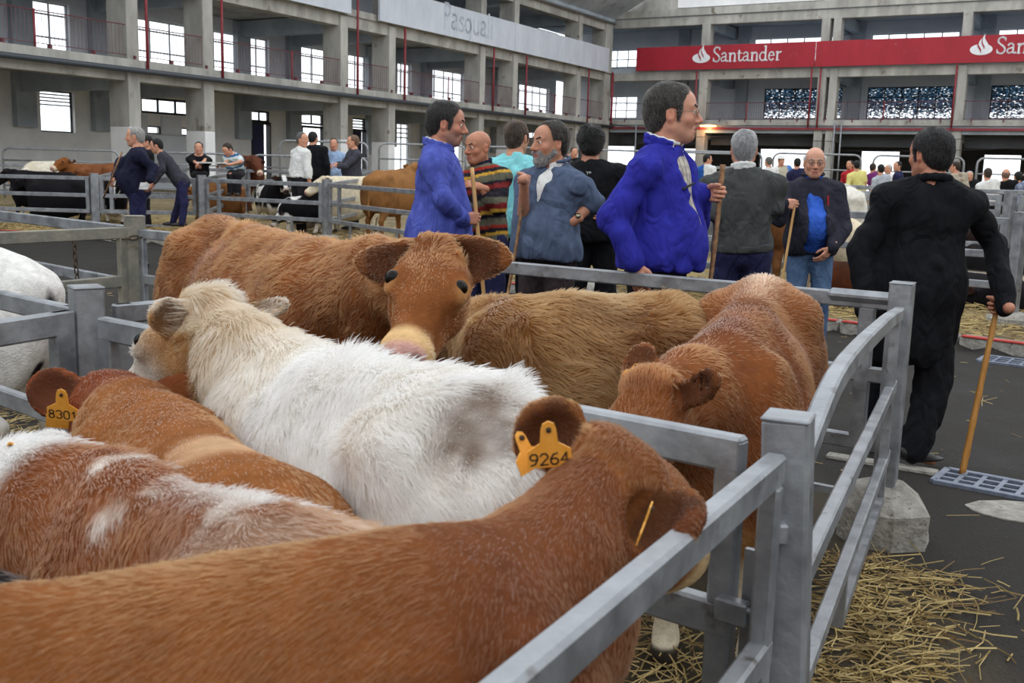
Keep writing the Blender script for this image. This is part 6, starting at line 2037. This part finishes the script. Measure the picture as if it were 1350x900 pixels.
# --- black T-shirt from behind --------------------------------------------
def neck_mark(c):
    p = c['nb'] - c['tu'] * .075 - c['tf'] * .152
    m = MB()
    nz = -c['tf']
    for ln in ([(-.016, .004), (-.004, .010), (.010, .004), (.018, .012)], [(-.004, .010), (-.008, -.004)], [(.010, .004), (.012, -.008)]):
        strokes(m, [ln], p + nz * .012, c['tr'] * -1, c['tu'], nz, .004, .002)
    m.build('printed_emblem', WHITES, c['top'])
person('curly-haired man in a black T-shirt seen from behind, right of the bearded man', Y=8.0, cx=782, head=(779, 189), hyaw=176, yaw=172, z0=0, girth=1.12, belly=.02, hair='thick', hairc=hex3(10, 9, 9), skin=hex3(178, 122, 98), shoulders=1.08,
       arms=((at(821, 238, 8.0), at(806, 268, 7.75), V(-.4, .3, -1), V(-1, 0, 0), (25, 30, 20)), None), bottom=trousers(BLACKC), top=shirt(BLACKC, e=.024, hem=.05, sleeve=.38, sl_e=.024, folds=.010, name='t_shirt', seed=23, loose=.015), extra=neck_mark)

# --- grey jumper from behind ----------------------------------------------
person('grey-haired man in a charcoal jumper and navy trousers with his back turned', Y=6.9, cx=980, head=(981, 196), hyaw=170, yaw=172, z0=0, girth=1.08, belly=.02, hair='short', hairc=hex3(120, 120, 122), skin=hex3(196, 140, 118), shoulders=1.06,
       arms=((at(1020, 274, 6.85), at(992, 290, 7.12), V(-.9, .3, 0), V(0, -1, 0), (25, 30, 20)), (at(942, 280, 6.85), at(968, 292, 7.12), V(.9, .3, 0), V(0, -1, 0), (25, 30, 20))),
       bottom=trousers(NAVYT, e=.028), top=both(shirt(LGREY, e=.004, hem=-.2, sleeve=.12, sl_e=.002, folds=.002, name='shirt', collar=(WHITES, .03, .016)), shirt(GREYS, e=.024, hem=.0, sleeve=1, folds=.010, name='jumper', hemband=GREYS, seed=29)))

# --- bald man in fleece, facing the viewer --------------------------------
Y = 8.4
S = at(1047, 270, 8.12); st, sb = at(1049, 263, 8.12), at(1030, 376, 8.05)
wr, ho = grip(S, st - sb, V(.75, -.3, .25), True, 1.0)
def fleece_zip(c):
    p = c['chest'] + c['tf'] * .158 * c['g'] - c['tr'] * .095
    MB().bar(p + c['tu'] * .055, p - c['tu'] * .055, .012, .006, c['tf']).build('pocket_zip', REDC, c['top'])
person('bald man in spectacles, dark fleece over a blue polo shirt and jeans, holding a stick', Y=Y, cx=1071, head=(1074, 214), hyaw=-10, hpitch=4, yaw=-6, z0=0, girth=1.04, belly=.085, hair='ring', hairc=WHHAIR, brow=hex3(150, 146, 140), skin=hex3(208, 152, 126), lens=True,
       arms=((at(1027, 288, 8.22), wr, None, None, None), (at(1113, 300, 8.3), at(1096, 326, 8.14), V(-.5, .1, -.8), V(-.5, .8, 0), (20, 25, 20))), hands=(ho, None), hs=1.03,
       bottom=trousers(JEANS, e=.02), top=both(shirt(POLO, e=.008, hem=.09, sleeve=.12, sl_e=.002, folds=.003, name='polo_shirt', collar=(POLO, .03, .014)), shirt(FLEECE, e=.030, hem=.10, sleeve=1, sl_e=.022, folds=.010, name='fleece', collar=(FLEECE, .045, .03), open_front=(.05, .085, -.05, .10), seed=31, loose=.01)), extra=fleece_zip)
stick([st, to_floor(st, sb)], .0105, .0095, WOOD_P, 'straight stick held by the bald man in the dark fleece')

# --- man in black walking away --------------------------------------------
Y = 5.2
st, sb = at(1316, 398, 5.05), at(1268, 627, 4.96)
S = lerp(st, sb, .03)
wr, ho = grip(S, st - sb, V(.1, .75, -.45), True, 1.05)
person('heavy man in a black smock walking away along the aisle with a bamboo stick', Y=Y, cx=1214, head=(1226, 203), hyaw=204, hpitch=2, yaw=176, z0=0, girth=1.12, belly=.04, hair='full', hairc=hex3(9, 8, 9), skin=hex3(188, 130, 106), shoulders=1.04,
       arms=((at(1310, 322, 5.22), wr, None, None, None), (at(1136, 330, 5.16), at(1142, 410, 5.06), V(.1, .1, -1), V(1, 0, 0), (25, 30, 20))), hands=(ho, None), hs=1.02,
       legs=((at(1230, 508, 5.16), at(1206, 586, 5.06), V(.8, .25, -.25)), (at(1158, 498, 5.42), at(1150, 578, 5.42), V(-.1, 1, 0))),
       bottom=trousers(BLACKC, e=.03, folds=.014), top=shirt(BLACKC, e=.024, hem=.40, sleeve=1, sl_e=.016, folds=.018, name='smock', collar=(BLACKC, .018, .03), loose=.03, seed=37, fr=6))
stick([st + unit(st - sb) * .03, lerp(st, sb, .5), to_floor(st, sb)], .0125, .0165, WOOD_B, 'bamboo stick of the man in black, its tip on the drain grate', knots=4)

# --- people beyond the aisle, left ----------------------------------------
def far(label, Y, head, hyaw, yaw, top, bottom=DARKT, hair='short', hairc=DKHAIR, sleeve=1, cx=None, hem=.05, colour=None, **k):
    e = k.pop('e', .022)
    return person(label, Y=Y, cx=cx, head=head, hyaw=hyaw, yaw=yaw, hair=hair, hairc=hairc, fine=False, bottom=trousers(bottom), top=shirt(top, e=e, hem=hem, sleeve=sleeve, folds=.012, name=k.pop('tname', 'shirt'), colour=colour, seed=int(head[0])), **k)
c = far('stout white-haired man in a navy jersey by the left rails, a paper in his hand', 14.0, (178, 180), -84, -66, NAVYC, NAVYT, hairc=hex3(150, 148, 146), cx=183, belly=.055, girth=1.15, res=.015,
        arms=((at(159, 214, 14.2), at(152, 233, 14.0), V(-.5, -.3, -.6), V(0, 0, -1), (50, 60, 40)), (at(203, 222, 13.85), at(197, 238, 13.7), V(-.2, -.1, -1), V(-.3, 1, 0), (30, 40, 30))), tname='jersey')
hp = at(193, 245, 13.68)
tag(MB().obox(hp + V(-.02, -.02, 0), V(.055, .02, 0), V(-.012, .033, .0) * .05, V(.012, .0, .045)).build('paper', WHITES), 'small white paper in the hand of the man in the navy jersey', 'paper')
p1, p2 = at(161, 200, 13.9), at(136, 262, 13.9)
tag(MB().tube([p1, p2], .012, 6).build('walking_stick', WOOD_D, None, True), 'slanting stick in the left hand of the man in the navy jersey', 'stick')
far('man in a dark grey jacket bending over the rails, right of the navy jersey', 18.5, (206, 192), -78, -78, cloth('dark_grey_suit', hex3(50, 50, 58), hex3(62, 62, 70)), NAVYT, z0=.15, h=1.76, seat=at(240, 240, 18.5), hpitch=12, hem=.1,
    arms=((at(214, 222, 18.9), at(205, 236, 18.7), V(-.6, 0, -.6), V(0, 0, -1), (30, 30, 20)), (at(214, 224, 18.2), at(204, 240, 18.2), V(-.6, 0, -.6), V(0, 0, -1), (30, 30, 20))),
    legs=((at(236, 268, 18.6), at(228, 291, 18.7), V(-1, 0, 0)), (at(243, 268, 18.35), at(240, 292, 18.3), V(-1, 0, 0))), tname='jacket')
far('man half hidden behind the bending man in the grey jacket', 19.7, (193, 187), -60, -60, BLACKC, hairc=DKHAIR)
far('young man in black seated and writing, beside the white pillar', 20.2, (262, 195), 10, 5, BLACKC, hairc=DKHAIR, z0=.25, h=1.72, seat=at(263, 228, 20.3), arms=((at(254, 212, 20.1), at(259, 215, 19.8), V(.5, -.5, -.2), V(0, 0, -1), (30, 40, 30)), (at(271, 211, 20.1), at(266, 215, 19.8), V(-.5, -.5, -.2), V(0, 0, -1), (30, 40, 30))),
    legs=((at(259, 231, 19.85), at(259, 252, 19.8), V(0, -1, 0)), (at(267, 231, 19.85), at(267, 252, 19.8), V(0, -1, 0))))
def polo_str(v, x, y, z, c):
    t = np.mod(z * 9, 1)
    col = np.repeat(np.array(hex3(206, 214, 218))[None], len(v), 0)
    col[t < .35] = hex3(40, 96, 140); col[(t > .5) & (t < .62)] = hex3(120, 150, 90)
    return col
far('man in a striped polo shirt bent over his notes, head down', 20.2, (300, 197), -30, -28, LBLUE, hairc=BRHAIR, hpitch=35, z0=.25, h=1.72, seat=at(312, 226, 20.4), sleeve=.4, colour=polo_str, arms=((at(299, 213, 20.2), at(294, 216, 19.9), V(-.5, -.5, -.1), V(0, 0, -1), (30, 40, 30)), (at(318, 213, 20.0), at(302, 217, 19.8), V(-.8, -.3, -.1), V(0, 0, -1), (30, 40, 30))),
    legs=((at(304, 231, 19.9), at(304, 252, 19.9), V(0, -1, 0)), (at(314, 231, 19.9), at(314, 252, 19.9), V(0, -1, 0))))
tag(MB().obox(at(281, 214.5, 19.75), V(.26, .0, .0), V(0, .16, 0), V(0, 0, .012)).build('writing_board', cloth('white_board', hex3(214, 214, 212), hex3(226, 226, 224))), 'white writing board between the two seated men', 'board')
far('man in a white shirt with grey hair, seen from behind among the talkers', 18.9, (399, 184), 62, 132, WHITES, DARKT, hair='receding', hairc=GREYHAIR, cx=395, girth=1.08, belly=.05, res=.015, hem=-.02)
far('man in a black suit with his back turned, behind the white shirt', 20.8, (413, 182), 165, 176, BLACKC, hairc=DKHAIR, cx=418, girth=1.12, tname='suit_jacket')
far('man in a light blue shirt facing the viewer, beside the black suit', 21.0, (440, 190), 8, 6, LBLUE, hairc=BRHAIR, cx=438, girth=1.12, belly=.06)
far('balding man in a dark grey jacket looking left, rightmost of the talkers', 19.8, (465, 187), -80, -62, cloth('charcoal_jacket', hex3(56, 56, 66), hex3(70, 70, 80)), hair='receding', hairc=hex3(110, 84, 66), cx=465, girth=1.1, belly=.04, res=.015, tname='jacket',
    arms=((at(452, 218, 19.9), at(446, 216, 19.6), V(-.8, -.3, .1), V(0, 0, -1), (30, 40, 30)), (at(455, 219, 19.5), at(447, 219, 19.4), V(-.9, 0, .1), V(0, 0, -1), (30, 40, 30))))
far('grey-haired man far behind, just right of the bearded man\'s collar', 20.5, (745, 203), 150, 170, GREYS, hairc=GREYHAIR)
far('dark-haired man far behind, next to the black T-shirt', 22.0, (757, 201), 10, 0, BLACKC, hairc=DKHAIR)

# --- crowd beyond the aisle, right ----------------------------------------
far('man in a blue vest over a white shirt, behind the royal blue jacket\'s stick', 23.5, (933, 210), 95, 150, WHITES, hairc=DKHAIR, cx=928, colour=lambda v, x, y, z, c: np.where((x < -.02)[:, None], np.array(hex3(40, 92, 170)), np.array(hex3(222, 222, 222))))
far('grey-haired man in a white shirt, right of the charcoal jumper', 24.0, (1013, 213), 200, 190, WHITES, hairc=GREYHAIR, sleeve=.4)
far('man in a white brimmed hat and cream vest over a blue shirt', 25.0, (1030, 212), 5, 0, LBLUE, hairc=GREYHAIR, hat=WHITES, girth=1.1, colour=lambda v, x, y, z, c: np.where((np.abs(x) < .13)[:, None], np.array(hex3(188, 180, 160)), np.array(hex3(90, 130, 200))))
far('dark-haired man in a dark blue jacket left of the bald man\'s head', 23.0, (1051, 215), 175, 172, NAVYT, hairc=DKHAIR, girth=1.1)
far('person in a red top behind the yellow T-shirt', 26.5, (1120, 217), -40, -40, REDC, hairc=DKHAIR)
far('man in a pale yellow T-shirt seen from behind', 24.0, (1129, 218), 178, 180, YELL, hairc=DKHAIR, sleeve=.35)
far('person in a purple top, right of the yellow T-shirt', 26.0, (1151, 221), 140, 150, PURP, hairc=BRHAIR)
far('man in a light grey T-shirt seen from behind', 23.0, (1161, 223), 178, 180, LGREY, hairc=DKHAIR, sleeve=.35)
far('white-haired man in a white shirt, left of the navy top', 25.0, (1171, 223), -60, -50, WHITES, hairc=WHHAIR)
far('dark-haired man in a navy top, close to the left ear of the man in black', 23.5, (1183, 219), -70, -120, NAVYT, hairc=DKHAIR)
far('man in a brown and cream checked shirt, right of the man in black', 21.5, (1259, 220), 235, 185, LGREY, hairc=BRHAIR, girth=1.12, colour=plaid(hex3(178, 166, 148), hex3(116, 96, 80), hex3(206, 196, 180), 5, 9))
far('person with a pale pink face behind the checked shirt', 23.5, (1278, 232), -20, 0, BLACKC, hairc=WHHAIR, h=1.55)
far('man in a white T-shirt seen from behind at the right', 20.0, (1302, 229), 170, 178, WHITES, hairc=hex3(56, 46, 40), sleeve=.4, girth=1.1)
far('balding man in a black jumper, right of the white T-shirt', 20.0, (1326, 230), 160, 176, BLACKC, hair='ring', hairc=hex3(120, 96, 84), girth=1.15)
far('dark-haired man behind the black jumper', 21.5, (1342, 233), 175, 180, NAVYC, hairc=DKHAIR)
far('man in a blue checked shirt at the right edge', 17.2, (1357, 228), 185, 182, LBLUE, NAVYT, hairc=BRHAIR, girth=1.15, colour=plaid(hex3(150, 158, 180), hex3(70, 76, 104), hex3(96, 104, 134), 12, 13))
# ------------------------------------------------------------------ the boards on the galleries
REDB = surf('red_board', hex3(150, 14, 34), .6, 0, vscale=1.2, col2=hex3(166, 22, 44), stretch=(1, 1, .25), fine=(3.2, hex3(168, 66, 80), .66))
LETW = plain('white_letter', hex3(226, 228, 232), .6)
GREYB = surf('faded_white_board', hex3(188, 194, 206), .7, 0, vscale=1.6, col2=hex3(206, 211, 220), stretch=(1, 1, .4))
FAINT = plain('faint_letter', hex3(189, 195, 207), .75)

r = empty('advertising_board', PR(12, -.2, 7.25), 'long red advertising board reading Santander on the far gallery', 'sign')
for a, b in ((1.65, 11.9), (11.93, 22.2), (22.23, 32.5), (32.53, 40)):
    pbox(MB(), PR, a, b, -.24, -.16, 7.27, 8.57).build('panel', REDB, r)
# letters: pen strokes on a 10 unit x-height grid, (points, width)
def blob(pts, w): return (pts, w)
def arc(cx, cy, rx, ry, a0, a1, n=10): return [(cx + rx * math.cos(math.radians(a)), cy + ry * math.sin(math.radians(a))) for a in np.linspace(a0, a1, n)]
GL = {
 'S': (8.2, [(arc(4.2, 10.9, 2.9, 2.9, 25, 180, 9) + [(1.5, 9.6), (3.2, 8.0), (5.2, 6.6)] + [(6.9, 4.4)] + arc(4.0, 3.2, 2.95, 3.0, 10, -150, 10), 1.35), ([(6.9, 13.4), (6.9, 11.0)], .7), ([(.9, 3.6), (.9, .6)], .7)]),
 'a': (7.6, [(arc(3.2, 6.2, 2.1, 2.1, 160, 20, 7) + [(5.2, 5.6), (5.2, .9), (6.4, .3), (7.3, .8)], 1.3), ([(5.2, 5.2), (2.6, 4.3)] + arc(2.4, 2.3, 1.7, 1.9, 110, 300, 8) + [(5.2, 1.8)], 1.15)]),
 'n': (8.8, [([(2.0, 0), (2.0, 7.6)], 1.5), ([(.6, 7.5), (2.2, 8.1)], .8), ([(.6, .25), (3.5, .25)], .6), ([(2.2, 6.0), (3.6, 7.4), (5.2, 7.8), (6.4, 7.0), (6.7, 5.6), (6.7, 0)], 1.45), ([(5.3, .25), (8.2, .25)], .6)]),
 't': (5.4, [([(2.0, 10.0), (2.0, 1.8), (2.8, .5), (4.2, .5), (5.0, 1.2)], 1.4), ([(.4, 7.6), (4.6, 7.6)], .8)]),
 'd': (8.4, [(arc(3.6, 3.9, 2.9, 3.8, 45, 315, 12), 1.3), ([(6.2, 13.4), (6.2, .6), (7.8, .3)], 1.5), ([(4.6, 13.2), (6.4, 13.7)], .8)]),
 'e': (7.2, [([(1.0, 4.4), (6.0, 4.6)], .8), ([(6.0, 4.6)] + arc(3.6, 4.0, 2.5, 3.8, 10, 320, 14), 1.25)]),
 'r': (6.2, [([(2.0, 0), (2.0, 7.6)], 1.5), ([(.6, 7.5), (2.2, 8.1)], .8), ([(.6, .25), (3.8, .25)], .6), ([(2.2, 5.6), (3.6, 7.4), (5.4, 7.6)], 1.3)]),
 'P': (8.2, [([(2, 0), (2, 13)], 1.8), ([(2, 13), (5, 13), (6.8, 11.6), (6.8, 8.6), (5, 7), (2, 7)], 1.5)]),
 's': (6.6, [([(5.6, 7), (4, 7.8), (2, 7.4), (1.6, 6), (3.6, 4.4), (5.4, 3), (5, 1), (3.2, .2), (1, 1)], 1.4)]),
 'q': (8.4, [(arc(3.6, 3.9, 2.9, 3.8, 0, 360, 14), 1.4), ([(6.4, 8), (6.4, -4)], 1.6)]),
 'u': (8.6, [([(1.6, 8), (1.6, 2), (3, .4), (5, .6), (6.4, 2)], 1.5), ([(6.6, 8), (6.6, 0)], 1.6)]),
 'l': (3.8, [([(2, 13.4), (2, 0)], 1.6)]), 'i': (3.8, [([(2, 8), (2, 0)], 1.6), ([(2, 11.6), (2, 10.6)], 1.8)])}
def word(txt, P, t0, z0, sc, mat, parent, d=-.25, name='letter', rise=0.0):
    t = t0
    for ch in txt:
        wdt, st = GL[ch]
        m = MB()
        for pts, w in st:
            n = len(pts)
            q = [P(t + x * sc, d, z0 + y * sc) for x, y in pts]
            nz = unit(P(0, -1, 0) - P(0, 0, 0))
            for a, b in zip(q[:-1], q[1:]):
                dd = unit(b - a)
                m.bar(a - dd * w * sc * .35, b + dd * w * sc * .35, w * sc, .02, nz)
        m.build(name, mat, parent)
        t += wdt * sc
    return t
def flame(t0, z0, s):
    """an oval bowl with two curved tongues of flame rising out of it"""
    n = 26
    oval = [(.5 + .5 * math.cos(a) , .30 + .26 * math.sin(a)) for a in np.linspace(0, 2 * math.pi, n + 1)[:-1]]
    ex = (PR(1, 0, 0) - PR(0, 0, 0)) * s; ez = V(0, 0, s); nz = PR(0, -1, 0) - PR(0, 0, 0)
    o = PR(t0, -.245, z0)
    MB().prism(oval, o, ex, ez, nz, .02).build('emblem', LETW, r)
    def tongue(pts, w, mat, off, nm):
        m = MB()
        for (x0, y0), (x1, y1), a, b in zip(pts[:-1], pts[1:], w[:-1], w[1:]):
            d = unit(V(x1 - x0, y1 - y0, 0)); nx, ny = -d[1], d[0]
            q = [(x0 + nx * a, y0 + ny * a), (x0 - nx * a, y0 - ny * a), (x1 - nx * b, y1 - ny * b), (x1 + nx * b, y1 + ny * b)]
            p = [o + ex * x + ez * y + nz * off for x, y in q]
            m.raw(p + [k + nz * .012 for k in p], [[[0, 1, 2, 3], [7, 6, 5, 4], [0, 4, 5, 1], [1, 5, 6, 2], [2, 6, 7, 3], [3, 7, 4, 0]]])
        m.build(nm, mat, r)
    c1 = [(.50, .16), (.47, .33), (.39, .48), (.36, .62), (.41, .80)]
    c2 = [(.66, .34), (.66, .46), (.58, .62), (.52, .78), (.56, 1.02)]
    tongue([(x + .07, y) for x, y in c1], [.09, .1, .09, .06, .004], LETW, .021, 'flame')
    tongue([(x + .05, y) for x, y in c2], [.12, .11, .09, .06, .004], LETW, .021, 'flame')
    tongue([(.50, .14), (.46, .30), (.37, .44), (.33, .55)], [.004, .035, .035, .02], REDB, .036, 'gap')
    tongue([(.63, .32), (.61, .42), (.53, .56), (.49, .68)], [.004, .03, .03, .015], REDB, .036, 'gap')
for t in (5.07, 19.48, 33.9):
    flame(t, 7.58, 1.03)
    if t < 33: word('Santander', PR, t + 1.18, 7.66, .0568, LETW, r)

r2 = empty('advertising_board', PL(-11.5, -.2, 7.2), 'long faded white board on the left gallery, its lettering almost gone', 'sign')
for a, b in ((-22.7, -17.3), (-17.28, -11.9), (-11.88, -6.5), (-6.48, -.95)):
    pbox(MB(), PL, a, b, -.24, -.14, 7.17, 8.5).build('panel', GREYB, r2)
word('Pasquali', PL, -18.2, 7.5, .078, FAINT, r2, d=-.245)
r3 = empty('advertising_board', PL(-34, -.2, 7.2), 'white board at the top left, cut off by the upper edge', 'sign')
for a, b in ((-62, -52), (-51.98, -43), (-42.98, -34), (-33.98, -24.5)):
    pbox(MB(), PL, a, b, -.24, -.14, 7.17, 8.5).build('panel', GREYB, r3)

# lamp glowing under the far gallery
LAMPM, _n, _b = new_mat('lamp_glow')
_b.inputs['Emission Color'].default_value = (1, .45, .12, 1); _b.inputs['Emission Strength'].default_value = 7
g = empty('bulkhead_lamp', PR(6.2, -.2, 4.1), 'small orange lamp glowing under the far gallery edge', 'lamp')
pbox(MB(), PR, 5.7, 6.7, -.28, -.1, 4.2, 4.26).build('housing', STEEL, g)
pbox(MB(), PR, 5.75, 6.65, -.26, -.12, 4.13, 4.2).build('tube', LAMPM, g)
li = bpy.data.lights.new('lamp_light', 'POINT'); li.energy = 60; li.color = (1, .5, .2); li.shadow_soft_size = .1
lo = bpy.data.objects.new('lamp_light', li); lo.location = PR(6.2, -.35, 4.0); C.objects.link(lo); lo.parent = g; lo.matrix_parent_inverse = g.matrix_basis.inverted()
